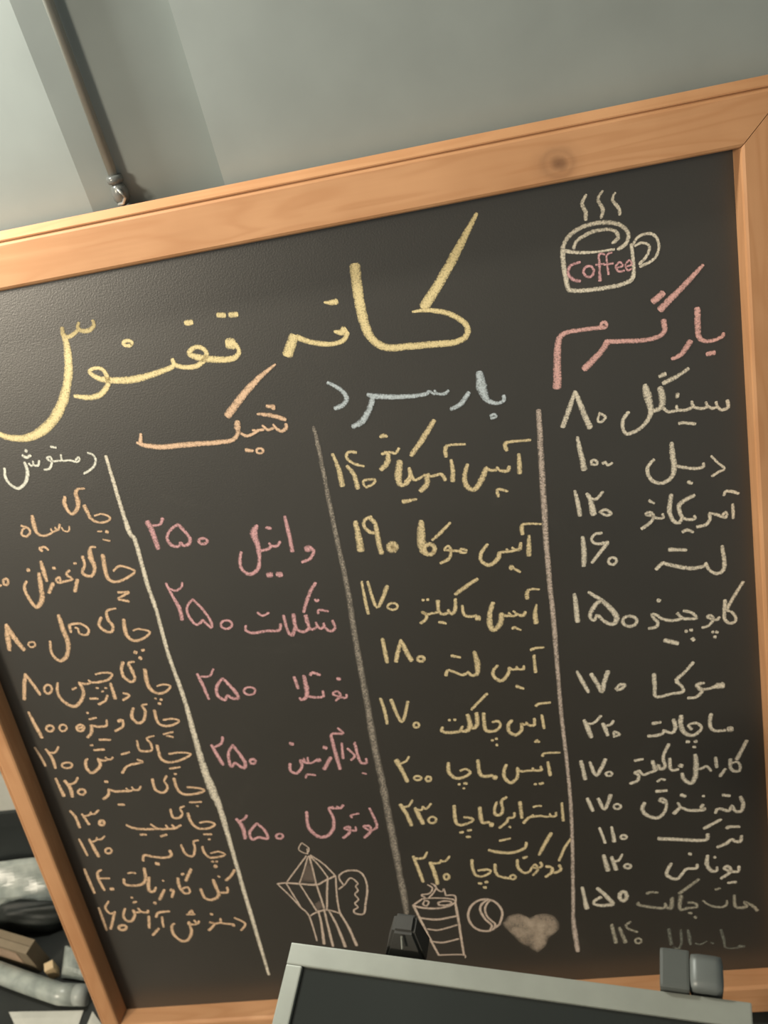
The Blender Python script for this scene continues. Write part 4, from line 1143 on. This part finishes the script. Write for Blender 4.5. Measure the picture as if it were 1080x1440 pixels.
  [47.5,341.8,4.2,49.7,341.3,4.2]],
 []),
('chalk_item', 'orange', None, False,
 [[197.6,425.6,3,205.5,424.6,3,218.1,430.5,3.5,207.2,438.2,4.2,193.4,439.4,4.7,187.2,428.2,6.1,190.1,409.2,5.6],
  [184.6,392.8,3,172.6,394.5,4.2,170.2,405.4,5.1,173.6,416.1,5.1,169.3,423.7,4.7,160.7,420.4,4.7,156.7,411.6,5.1,162.5,402.2,4.6],
  [190.6,455.3,5.7,192.5,456.8,5.7],
  [200.5,454.5,4.2,203.7,454.1,4.2],
  [194.5,464.2,6.2,196.4,465.7,6.2],
  [118.7,406.3,5.2,117.2,416.8,4.2],
  [121.1,406.2,4.2,133.1,406.9,3.7,141.3,415.7,3.8,136.6,423.2,3.8,128.1,420.4,3.5,128.1,413.4,3.3,124.9,411.3,3.1],
  [109,391.6,5.6,108.4,411,8,109,429.8,7.1,102.1,447.8,6.2,90,454.6,5.3,83,443.1,4.8,86.3,425.6,4.3]],
 []),
('chalk_price', 'orange', None, True,
 [[37.3,394.9,5.2,33.5,411,8.1,29,430.4,6.3],
  [37.3,394.9,5.2,41.3,414.2,8.1,48.2,433,6.3],
  [64.2,429.3,3.1,60.8,430.5,3.1,57.6,429.4,3.1,56.5,426.8,3.1,58.1,424.2,3.1,61.5,423.1,3.1,64.7,424.2,3.1,65.8,426.7,3.1,64.2,429.3,3.1]],
 []),
('chalk_item', 'orange', None, False,
 [[205.5,507.3,2.9,214.4,506.1,3.4,222.9,509.6,3.4,214.5,516.7,4.2,202.6,517.5,4.8,194.2,505.8,6.3,196.6,481.6,6.3],
  [186.1,468.6,3.4,178.3,469.9,4.2,179.4,480.4,5.8,180.1,492.2,4.7,173.5,496.5,4.7,166.4,488,5.3,166.7,476.4,5.2,171.5,467.8,5.7],
  [197.7,524.7,3.2,199.2,525.3,3.2],
  [204.3,527,4.3,206.3,527.7,4.2],
  [200.2,532.6,4.8,202.5,533.4,4.8],
  [158.2,511.6,3.5,165.4,516.2,4,155,521.9,4.3],
  [145.8,495.8,4.8,145.3,518.3,5.9],
  [136.3,512.3,4,130.7,520,4.3,120.7,523.9,4],
  [125.1,499.7,3.7,127.6,500,3.7],
  [136.5,501.2,3.2,138.8,501.5,3.2],
  [130.7,505.9,3.2,133.2,505.7,3.2],
  [111.9,513.9,4,122.4,515.3,4],
  [130.3,479.7,3.4,142.4,479,3.4,152,482.6,3.9,144.4,489.8,4.2,132,491.6,4,121.4,490.9,4,118.4,486.8,3.2],
  [119,491.6,3.7,112.4,491.9,4,104.6,489.2,4.5],
  [105.5,489.8,5.3,106.4,503.6,5.4,97.8,516.9,5.4,86.1,522.6,5.4,75,512.7,5.4,71.8,499.1,4.8,76.4,485.4,4],
  [93.1,497.6,4.3,98.6,495.5,3.7]],
 []),
('chalk_price', 'orange', None, True,
 [[38,467.3,4.8,30.6,484.1,6.5,23.8,503.6,5.4],
  [38,467.3,4.3,43,483.4,5.4,47.4,499.5,4.9],
  [63.7,497,4,59.5,499.3,4,56.1,497.8,4,55.3,493.4,4,57.8,488.7,4,61.9,486.5,4,65.3,488,4,66.1,492.3,4,63.7,497,4]],
 []),
('chalk_item', 'orange', None, False,
 [[199.6,557.8,3.5,211.6,557.4,3.5,220.1,561.6,3.5,208.9,566.9,4.3,196.2,565.8,4.3,190.9,557.9,4.9,191.8,542.3,5.4],
  [184.5,531.8,3.5,177.6,533.3,4.3,179.4,541.9,4.8,173.5,554.4,4.9,164.8,558.2,4.9,159.2,547.7,5.4,165.1,535.2,4.8],
  [193.6,578.9,3.3,207.1,577,3.5],
  [197.2,581.6,3.5,205,584.8,3.5],
  [139.4,551.8,6.5,144.1,550.7,6],
  [145.4,550.8,4.3,143,560.3,4.4,130.6,566.1,4.1],
  [124.1,548.1,3.5,121.5,556.3,4.1,111.5,556.8,4.4,101.4,553.8,4.4],
  [101,553.7,5.5,98.4,563.2,5.5,90.4,570.9,5],
  [101,534.2,3.5,103.1,534.5,3.5],
  [101.2,544,3.5,111.5,542.8,3.5],
  [105.3,576.5,4.1,120.2,578.3,4.1],
  [88.7,558.6,4.1,84.8,560.2,4.1,81.2,559,4.1,80,555.6,4.1,82,552.2,4.1,85.9,550.6,4.1,89.5,551.9,4.1,90.7,555.2,4.1,88.7,558.6,4.1],
  [83,555.9,3.6,88.3,554.6,3.6]],
 []),
('chalk_price', 'orange', None, True,
 [[23.1,522.9,4.1,25.2,541.6,6.1,28.2,563.1,6.7],
  [47.4,554,4.2,43.5,555.5,4.2,39.8,554.3,4.2,38.6,551.1,4.2,40.6,547.8,4.1,44.5,546.4,4.1,48.2,547.6,4.1,49.3,550.7,4.1,47.4,554,4.2],
  [65,555.8,3.6,61.1,557.4,3.6,57.7,556.2,3.6,56.7,552.7,3.6,58.7,549.1,3.6,62.5,547.4,3.6,66,548.7,3.6,67,552.1,3.6,65,555.8,3.6]],
 []),
('chalk_item', 'orange', None, False,
 [[192.5,609.7,3.6,207.9,609.1,3.6,222,613.4,3.6,207,620.3,4.1,191,622.6,4.4,179.8,615.7,5.5,180.4,594.5,4.9],
  [180.3,579.7,3,169.7,582.1,4.1,172.6,591.1,4.4,170.9,600.8,4.1,159.7,601.2,4.4,154.2,597.5,4.4,155.6,584,3.6],
  [187.2,632.2,3.6,201.7,631.5,3.6],
  [147.4,613,3.6,153.8,617.5,3.6,138.8,619.5,4.2,130.4,621.5,4.2,120.7,631.3,5.1],
  [128.4,602.3,4.2,140.1,600.3,3.6],
  [115.3,605.2,3.6,111.1,608,4.2,106.8,607.2,3.6,105.1,604,3.4],
  [106.6,608,3.9,101.7,609.2,4.2,94,605.2,4.8],
  [94.5,605.7,5.1,93.8,616.6,5.6,79.4,626.3,5.1,74.2,618,5.7,75.6,608,5.1,80,603.4,3.7],
  [90.6,583.4,3.6,93.7,583.5,3.6],
  [92.9,591.2,3.6,107.2,591.7,4.2]],
 []),
('chalk_price', 'orange', None, True,
 [[12.8,577.5,3.7,15.9,591.8,4.5,18.1,607.4,5.1],
  [27.2,581.8,3.7,31.4,596.2,5.7,30.9,612.8,5.1],
  [28,587.4,3.4,38.7,588.2,4.2,45.8,580.3,3.6],
  [53.5,613.5,3.7,48.3,614.8,3.7,43.1,613.4,3.7,41,610.2,3.7,43.2,607.1,3.7,48.5,605.8,3.7,53.6,607.1,3.7,55.7,610.3,3.7,53.5,613.5,3.7]],
 []),
('chalk_item', 'orange', None, False,
 [[202.6,664.2,3.7,215.1,666.9,3.7,224.8,672,4.2,210.4,676.2,4.2,195.2,674.9,4.5,188.7,666.4,5.1,188.2,648.4,5.1],
  [179.6,643.5,4.5,174.2,650.5,3.7,176.1,659.7,4.5,171.8,667,4.5,164.6,668.7,4.6,157.7,661.4,5.1,158.8,646.1,5.1],
  [191.2,641.6,4.5,193.3,641.8,4.5],
  [199.2,688.9,3.7,215.6,689.8,3.7],
  [207.3,695.9,3.4,209.5,696.1,3.4],
  [139.3,655.4,3.7,135.6,660.1,4.3,129,659.9,3.7,127,655.2,3.4],
  [127.9,659.7,3.7,122,660.6,3.7,118.8,656.1,3.4],
  [120.7,661,3.7,114.2,660.2,4.3,103.1,659.4,4.9,93.5,655.1,4.6],
  [94.4,655.3,5.2,90.3,663.9,5.2,81.8,669.5,5.2],
  [92.6,642.1,5.1,96.1,642.5,5.1],
  [100,680.8,4.6,108.1,681.7,4.3]],
 []),
('chalk_price', 'orange', None, True,
 [[25.7,628.9,4.6,28,657.9,6.4],
  [37.1,634.1,5.7,41.1,646.3,6.9,39.8,660.6,5.8],
  [39.4,640.9,3.7,50.6,638.4,4.3,56.9,631.3,4.3],
  [58.6,657.5,4.3,54.7,658.9,4.3,51.1,657.7,4.3,49.9,654.7,4.3,51.7,651.6,4.3,55.6,650.2,4.3,59.2,651.3,4.3,60.4,654.3,4.3,58.6,657.5,4.3]],
 []),
('chalk_item', 'orange', None, False,
 [[204.4,723.2,3.8,215.8,722.6,3.7,224.4,728.1,4.3,214,733.6,4.3,199.8,732,4.6,192.7,720.6,5.2,192.2,705.9,5.2],
  [190,693.8,4.3,183.5,697,3.7,184.6,705.1,4.3,178.3,711.7,4.3,169.7,710,4.3,170.1,696.8,4.6],
  [204.8,742.8,3.8,215.7,744,3.8],
  [209.1,751.9,3.8,211.3,752.1,3.8],
  [177.1,724.1,3.8,168.2,727.7,4.4,165.1,722.2,3.8],
  [169.1,728.3,4.1,159,728,4.4,156.2,721.8,3.8],
  [160,728.3,4.1,144.6,726.6,4.4,135.6,718.1,3.8],
  [144.6,726.6,4.1,134.4,726,4.4,120,724.4,4.7,107.5,720.3,4.7,101,715,3.8],
  [116.2,733.4,4.7,124.4,734.3,3.8],
  [144.4,739.3,5.3,152.9,737.5,4.7]],
 []),
('chalk_price', 'orange', None, True,
 [[29,683.2,4.7,33.4,694.4,5.3,33.6,712,5.3],
  [44.1,690.3,4.4,48.8,708.3,5.3],
  [45.3,693.6,3.8,53.7,692.7,3.8,57.9,688.4,3.5],
  [55.9,691.6,3.5,62.2,691.6,3.8,69.5,686.5,3.8],
  [69.6,710.2,5.3,66.9,711.6,5.3,64.6,710.7,5.3,64,708,5.3,65.4,705.2,5.3,68.1,703.8,5.3,70.4,704.7,5.3,71,707.4,5.3,69.6,710.2,5.3]],
 []),
('chalk_item', 'orange', None, False,
 [[206.4,775.2,3,218.1,773.7,3.5,225.7,779.5,3.8,215.8,782.5,4.4,202.3,781.9,4.4,197.2,770.9,4.7,197.8,762.8,4.4],
  [194.5,751.6,3.8,187.2,753.5,4.4,186.5,764.3,4.4,179.6,777.2,4.5,170.6,772.1,4.7,168.4,756.8,4.4],
  [203.9,789.5,4.2,205.7,789.7,4.5],
  [209.3,790,4.2,211.5,790.3,4.5],
  [206.3,797.2,6.6,208.1,799,6.6],
  [149.8,764.4,5.3,149.8,772.6,5.4,139.7,775.7,4.8,124.4,772.6,4.5,111.6,768.5,4.8,107.3,777.7,4.8],
  [123.7,784.5,6.6,127.5,786,6.6]],
 []),
('chalk_price', 'orange', None, True,
 [[26.1,731.6,3.9,28.2,747,4.8,29.3,760.4,3.9],
  [40.8,733.2,4.8,42.9,748.6,6.6,45.1,764,6],
  [44.1,737.7,3.9,50.4,736.2,3.6,52.3,731.7,3.3],
  [50.7,735.1,3.6,57.7,735.1,3.9,64.6,730.4,3.3],
  [65.3,758.6,3.9,61.8,760.2,3.9,58.6,759.1,3.9,57.6,756,3.9,59.4,752.7,3.9,62.9,751.1,3.9,66,752.2,3.9,67,755.3,3.9,65.3,758.6,3.9]],
 []),
('chalk_item', 'orange', None, False,
 [[232.1,807.4,5,224.9,816.8,5,215.4,824,4.7],
  [214,836.1,4.4,212.2,844.8,4.7,203.3,844.8,4.4],
  [206.1,815.7,4.1,208.1,817.1,4.1],
  [197.4,821.2,5.6,198.4,836,6.3,198.9,847.9,6.3,188.3,855.7,5.1,177.3,851.6,5.1,175.6,835.1,4.8],
  [147.8,813.1,5.7,146.1,827.7,5.7,150,839.9,4.8,158.3,839.3,4.1,157.6,830.3,4.1,148.5,832.3,3.8],
  [170.8,799.5,5.6,158.3,818.6,5.7],
  [155.4,807.5,5,158.2,806,5],
  [131.8,832.7,7,135.3,834,6.4],
  [135.8,834,5.1,130.2,845.3,4.8],
  [123.1,831.2,5.1,111,847.9,5.8],
  [125,815.1,3.8,126.5,815.3,3.8],
  [101.6,852.4,5.8,103.6,853.8,5.8],
  [106.8,807.3,5.7,100.5,828.9,6.4,106.8,832.5,4.8,111.8,825.6,4.1],
  [104.3,791,5.7,101.6,808.3,5.7,93.9,817.8,5.1,78.7,819.2,5.1,68.8,815.2,5.1,69.7,806.4,4.8],
  [78.7,797,3.5,84.4,796.2,3.8,89.9,798.2,3.5]],
 []),
('chalk_price', 'orange', None, True,
 [[17.6,783.2,4.8,18.1,802.5,5.8,19.2,826.5,4.9],
  [41.8,786.7,4.1,35.4,791,4.8,33,802.6,5.8,35.4,822.8,4.8],
  [33.5,801.1,4.2,49.1,802.8,4.2],
  [45.2,821.7,6.4,49.1,822.1,6.4]],
 []),
('chalk_item', 'orange', None, False,
 [[210.8,891,3.5,223.6,902.9,4.2,214.7,914.3,4.2],
  [205,904.2,5.8,206.9,904.4,5.8],
  [206.6,902.8,4.2,196.2,900.3,4.2,189.5,898.1,4.2,190.2,890.5,4.2],
  [189,898,4.2,179.6,898.3,4.2,172.5,895.2,4.2,178.6,900.1,4.9,167.9,909.8,5.2],
  [178.2,881.2,5.2,180.6,881.4,5.2],
  [157.9,891.9,4.2,154.3,896.2,3.9,151.1,889.7,3.6],
  [152.8,897,3.9,145.5,896.8,3.9,142.3,891.9,4.6],
  [141.5,893.4,5.2,142.2,908.8,5.9,133.2,923.5,5,122.6,925.6,5.3,113.8,912.3,5.9,115.6,897,5.2,120.5,892.9,4.3],
  [147.4,876.3,4.5,152.3,871.6,4.5,153.1,877.8,3.9],
  [143.1,878.3,3.6,155.3,878.9,3.6],
  [97.3,878.3,4.9,103.2,870.7,4.9,119.5,869.9,4.2],
  [105.7,879.2,4.2,102.6,897.3,4.3],
  [94.9,899.6,4.9,82.8,910.9,5],
  [86.8,875.8,5.2,81.2,896.8,5.3],
  [88.6,865.3,5.2,86.4,868.7,4.9,78.3,866.4,4.2,75.2,860,3.9],
  [78.2,866.7,4.2,69.3,867.3,4.2,66.8,863.1,4.2],
  [66.1,863,5.2,67,870.8,5.2,58.6,882.2,5.3,50.5,879.9,5.3,49.5,870.6,4.9,55.5,859,4.2],
  [70.9,849.3,4.5,75.5,848.2,4.9],
  [70.4,840.2,4.2,72.4,840.4,4.2]],
 []),
('chalk_price', 'orange', None, True,
 [[17,853.6,4.3,16.6,875,5.3,15.9,895.1,4.3],
  [35.3,843.3,3.9,26.8,854.6,4.9,30.9,865.7,4.3,39.1,863.4,4.9],
  [37.9,864.8,5.3,23,893.6,5.3],
  [45.3,895.9,5.3,41.1,897.5,5.3,37.1,896.4,5.3,35.6,893.2,5.3,37.6,889.9,5.3,41.8,888.4,5.3,45.8,889.5,5.3,47.3,892.6,5.3,45.3,895.9,5.3]],
 []),
]
last = None
for name, tone, label, sub, strokes, fills in CHALK:
    bm = bmesh.new()
    uvl = bm.loops.layers.uv.new('UVMap')
    for s in strokes:
        ribbon(bm, uvl, s)
    for s in fills:
        patch(bm, uvl, s)
    o = mesh_obj(name, bm, CH[tone], last if sub else board)
    if label:
        o['label'] = label
    if not sub:
        last = o

# ------------------------------------------------------------------ silver-framed dark glass panel on its stand
SILVER = simple('brushed_silver', (0.27, 0.285, 0.255, 1), 0.42, 0.25, var=0.06, scale=40)
m, nt, b = mat('dark_glass')
b.inputs['Base Color'].default_value = (0.018, 0.021, 0.020, 1)
b.inputs['Roughness'].default_value = 0.08
n_ = noise(nt, coords(nt), 6, 2)
nt.links.new(ramp(nt, n_, [(0.3, (0.016, 0.019, 0.018, 1)), (0.7, (0.022, 0.026, 0.025, 1))]), b.inputs['Base Color'])
GLASS = m
BLACKP = simple('black_plastic', (0.036, 0.035, 0.031, 1), 0.62, var=0.15)
GREYP = simple('grey_bracket_metal', (0.085, 0.093, 0.088, 1), 0.45, 0.1, var=0.1)
PK = 0.72                    # size of the panel
PA, PL, PYAW, PTILT = Vector((0.4642, -0.5524, 0.7000)), 0.3408 / PK, math.radians(-11.34), math.radians(10)
PD = 0.33
dirx = Vector((math.cos(PYAW), math.sin(PYAW), 0))
hor = Vector((dirx.y, -dirx.x, 0))
down = hor * math.cos(PTILT) + Vector((0, 0, -1)) * math.sin(PTILT)
nrm = dirx.cross(-down).normalized()
PM = Matrix((dirx, -down, nrm)).transposed().to_4x4()      # local x along the top edge, -y towards the reader, z out of the glass
PM.translation = PA
foot = PA + (dirx * PL / 2 + down * PD * 0.5) * PK
panel = thing('glass_panel', 'silver-framed dark glass panel lying tilted on a stand in front of the chalkboard', 'panel', (foot.x, foot.y, 0), (0, 0, PYAW))
inv = (Matrix.Translation((foot.x, foot.y, 0)) @ Matrix.Rotation(PYAW, 4, 'Z')).inverted()
LOC = inv @ PM @ Matrix.Scale(PK, 4)
def panel_part(name, bm, material):
    bm.transform(LOC)
    return mesh_obj(name, bm, material, panel)
TB, SB = 0.0225, 0.0185
for nm, lo, hi in (('frame_rail', (0, -TB, -0.020), (PL, 0, 0.0)), ('frame_rail', (0, -PD, -0.020), (PL, -PD + TB, 0.0)),
                   ('frame_stile', (0, -PD + TB, -0.020), (SB, -TB, 0.0)), ('frame_stile', (PL - SB, -PD + TB, -0.020), (PL, -TB, 0.0))):
    bm = bmesh.new()
    box(bm, lo, hi, 0.0016)
    panel_part(nm, bm, SILVER)
bm = bmesh.new()
box(bm, (SB - 0.001, -PD + TB - 0.001, -0.012), (PL - SB + 0.001, -TB + 0.001, -0.0045))
panel_part('glass_pane', bm, GLASS)
bm = bmesh.new()
box(bm, (0.004, -PD + 0.004, -0.030), (PL - 0.004, -0.004, -0.0195), 0.002)
panel_part('back_cover', bm, BLACKP)
# two upright brackets behind the far rail
bm = bmesh.new()
x = 0.122
q = [(x - 0.022, 0.002), (x + 0.026, 0.002), (x + 0.026, 0.032), (x - 0.022, 0.032)]
top = [(x - 0.006, 0.020), (x + 0.018, 0.020), (x + 0.018, 0.040), (x - 0.006, 0.040)]
v0 = [bm.verts.new((a, c, -0.028)) for a, c in q]
v1 = [bm.verts.new((a, c, 0.016)) for a, c in top]
bm.faces.new(v0[::-1]); bm.faces.new(v1)
for k in range(4):
    bm.faces.new((v0[k], v0[(k + 1) % 4], v1[(k + 1) % 4], v1[k]))
bmesh.ops.bevel(bm, geom=list(bm.edges), offset=0.003, segments=2, affect='EDGES')
o = panel_part('bracket', bm, BLACKP)
o['label'] = 'tapered black plastic bracket'
bm = bmesh.new()
tube(bm, [(x + 0.004, 0.008, 0.0), (x + 0.005, 0.016, 0.014)], 0.0012, 8)  # added bright rod standing in for the highlight on the black bracket
mesh_obj('pin', (bm.transform(LOC), bm)[1], simple('bracket_glint_metal', (0.5, 0.5, 0.46, 1), 0.3, 0.8), o)
bm = bmesh.new()
x = 0.412
box(bm, (x - 0.022, 0.001, -0.028), (x + 0.006, 0.038, 0.010), 0.003)
o = panel_part('bracket', bm, GREYP)
o['label'] = 'grey metal bracket with a rounded post'
bm = bmesh.new()
box(bm, (x + 0.0055, 0.003, -0.028), (x + 0.037, 0.036, 0.013), 0.008)
mesh_obj('post', (bm.transform(LOC), bm)[1], simple('pale_grey_post', (0.125, 0.138, 0.134, 1), 0.4, 0.1), o, True)
# stand
bm = bmesh.new()
zt = (LOC @ Vector((PL / 2, -PD * 0.5, -0.0295))).z
box(bm, (-0.05, -0.05, 0.012), (0.05, 0.05, zt + 0.004), 0.006)
mesh_obj('stand_column', bm, BLACKP, panel)
bm = bmesh.new()
box(bm, (-0.15, -0.11, 0.0), (0.15, 0.09, 0.014), 0.004)
mesh_obj('stand_foot', bm, BLACKP, panel)

# ------------------------------------------------------------------ things on the floor beside the board
PAPER = simple('white_paper', (0.50, 0.50, 0.45, 1), 0.7, var=0.05)
CARD = simple('cardboard', (0.20, 0.155, 0.10, 1), 0.85, var=0.12)
PALEW = simple('pale_wood', (0.62, 0.46, 0.27, 1), 0.6, var=0.1)
m, nt, b = mat('cloudy_plastic')
b.inputs['Base Color'].default_value = (0.50, 0.53, 0.49, 1)
b.inputs['Roughness'].default_value = 0.3
n_ = noise(nt, coords(nt), 40, 4)
nt.links.new(ramp(nt, n_, [(0.3, (0.24, 0.27, 0.25, 1)), (0.7, (0.44, 0.47, 0.43, 1))]), b.inputs['Base Color'])
b.inputs['Alpha'].default_value = 0.9
PLAST = m
BAGM = simple('black_bag_film', (0.014, 0.017, 0.015, 1), 0.6, var=0.3)

def crumple(name, quad, z0, amp, seed, material, label, cat, n=14, thick=0.0012, rise=0.0):
    """a creased sheet over the quad (x, y corners) lying on z0"""
    r = random.Random(seed)
    ph = [(r.uniform(10, 45), r.uniform(10, 45), r.uniform(0, 6.28)) for _ in range(6)]
    bm = bmesh.new()
    grid = []
    hs = []
    for i in range(n + 1):
        for j in range(n + 1):
            u, v = i / n, j / n
            p = (Vector(quad[0]) * (1 - u) + Vector(quad[1]) * u) * (1 - v) + (Vector(quad[3]) * (1 - u) + Vector(quad[2]) * u) * v
            h = sum(abs(math.sin(a * p.x + b2 * p.y + c)) for a, b2, c in ph) / len(ph)
            edge = min(u, 1 - u, v, 1 - v) * 4
            hs.append((p, h * min(1, 0.35 + edge), rise * v ** 1.5))
    lo = min(h for _, h, _r in hs)
    for p, h, up in hs:
        grid.append(bm.verts.new((p.x, p.y, z0 + up + (h - lo) * amp)))
    m_ = n + 1
    for i in range(n):
        for j in range(n):
            bm.faces.new((grid[i * m_ + j], grid[(i + 1) * m_ + j], grid[(i + 1) * m_ + j + 1], grid[i * m_ + j + 1]))
    bm.normal_update()
    geo = bmesh.ops.extrude_face_region(bm, geom=list(bm.faces))
    for v in geo['geom']:
        if isinstance(v, bmesh.types.BMVert):
            v.co.z += thick
    o = mesh_obj(name, bm, material)
    return tag(o, label, cat)

# flat black carton standing against the wall with a white card on top of it
bm = bmesh.new()
box(bm, (-0.17, -0.018, 0.0), (0.17, 0.018, 0.185), 0.002)
t = thing('carton', 'flat black carton standing against the wall beside the board', 'carton', (-0.385, YW - 0.0182, 0))
mesh_obj('body', bm, simple('black_carton_board', (0.020, 0.024, 0.024, 1), 0.5), t)
bm = bmesh.new()
box(bm, (-0.171, -0.0190, 0.150), (0.171, -0.0178, 0.1865))
mesh_obj('lid_flap', bm, simple('black_flap_board', (0.024, 0.028, 0.028, 1), 0.45), t)
bm = bmesh.new()
box(bm, (-0.155, -0.0012, 0.0), (0.153, 0.0012, 0.21), 0.0005)
o = mesh_obj('white_card', bm, PAPER)
o.location = (-0.375, YW - 0.0300, 0.1856)
o.rotation_euler = (math.radians(-6), 0, 0)
tag(o, 'white card propped upright on the flat black carton', 'card')

crumple('plastic_sheet', [(-0.44, -0.066), (-0.190, -0.066), (-0.200, -0.006), (-0.44, -0.006)], 0.001, 0.030, 3, PLAST, 'crumpled pale plastic sheet sloping down from the black carton to the floor', 'plastic sheet', 18, rise=0.055)
# black bag: a slumped closed lump
bm = bmesh.new()
bmesh.ops.create_icosphere(bm, subdivisions=4, radius=1.0)
for v in bm.verts:
    d = v.co.normalized()
    k = 1 + 0.09 * math.sin(7 * d.x + 3 * d.z) + 0.07 * math.sin(9 * d.y - 5 * d.x) + 0.04 * math.sin(19 * d.z + 11 * d.x)
    v.co = Vector((d.x * 0.085 * k, d.y * 0.0205 * k, max(-0.026, d.z * 0.040 * k)))
o = mesh_obj('rubbish_bag', bm, BAGM, None, True)
o.location = (-0.245, -0.099, 0.026)
tag(o, 'slumped black plastic bag between the cardboard box and the pale sheet', 'bag')
# cardboard box with flaps
t = thing('cardboard_box', 'small brown cardboard box beside the black plastic bag', 'box', (-0.255, -0.1535, 0), (0, 0, math.radians(-18)))
bm = bmesh.new()
box(bm, (-0.075, -0.012, 0.0), (0.060, 0.012, 0.058), 0.001)
mesh_obj('body', bm, CARD, t)
bm = bmesh.new()
box(bm, (-0.075, -0.0123, 0.0578), (0.060, -0.0004, 0.0595))
mesh_obj('flap', bm, simple('cardboard_light', (0.23, 0.18, 0.12, 1), 0.85), t)
bm = bmesh.new()
box(bm, (-0.075, 0.0004, 0.0578), (0.060, 0.0123, 0.0595))
mesh_obj('flap', bm, CARD, t)
bm = bmesh.new()
box(bm, (-0.052, -0.0128, 0.018), (0.034, -0.0118, 0.050))
mesh_obj('box_label', bm, simple('box_label_paper', (0.38, 0.27, 0.19, 1), 0.8), t)
# loose block
bm = bmesh.new()
box(bm, (-0.0075, -0.0075, 0.0), (0.0075, 0.0075, 0.028), 0.0012)
o = mesh_obj('wooden_block', bm, PALEW)
o.location = (-0.1745, -0.1885, 0.0)
o.rotation_euler = (0, 0, math.radians(24))
tag(o, 'small pale wooden block standing beside the cardboard box', 'block')
crumple('plastic_wrap', [(-0.158, -0.199), (-0.090, -0.211), (-0.110, -0.150), (-0.168, -0.146)], 0.001, 0.03, 9, PLAST, 'scrap of cloudy plastic wrap by the pine frame', 'plastic wrap', 10)
# pale plastic tube
t = thing('plastic_tube', 'thick pale grey plastic tube lying on the floor beside the frame', 'tube', (-0.22, -0.24, 0))
bm = bmesh.new()
tube(bm, [(-0.26, 0.125, 0.0168), (-0.139, 0.085, 0.0168), (-0.046, 0.051, 0.0168), (0.013, 0.030, 0.0168), (0.076, 0.009, 0.0168), (0.104, 0.006, 0.0168)], 0.0165, 20)
mesh_obj('tube_body', bm, PLAST, t, True)
bm = bmesh.new()
tube(bm, [(0.100, 0.0065, 0.0168), (0.124, 0.0046, 0.0168)], 0.0161, 20)
mesh_obj('end_collar', bm, simple('tube_collar', (0.30, 0.32, 0.30, 1), 0.4), t, True)
for q, lab, z in (([(-0.175, -0.315), (-0.108, -0.315), (-0.104, -0.2515), (-0.235, -0.2465)], 'torn white paper sheet on the dark floor below the pale tube', 0.0008),
                  ([(-0.098, -0.320), (-0.060, -0.320), (-0.066, -0.275), (-0.088, -0.254)], 'narrow white paper scrap at the foot of the frame', 0.0008)):
    crumple('paper_sheet', q, z, 0.004, 21, PAPER, lab, 'paper', 6, 0.0006)
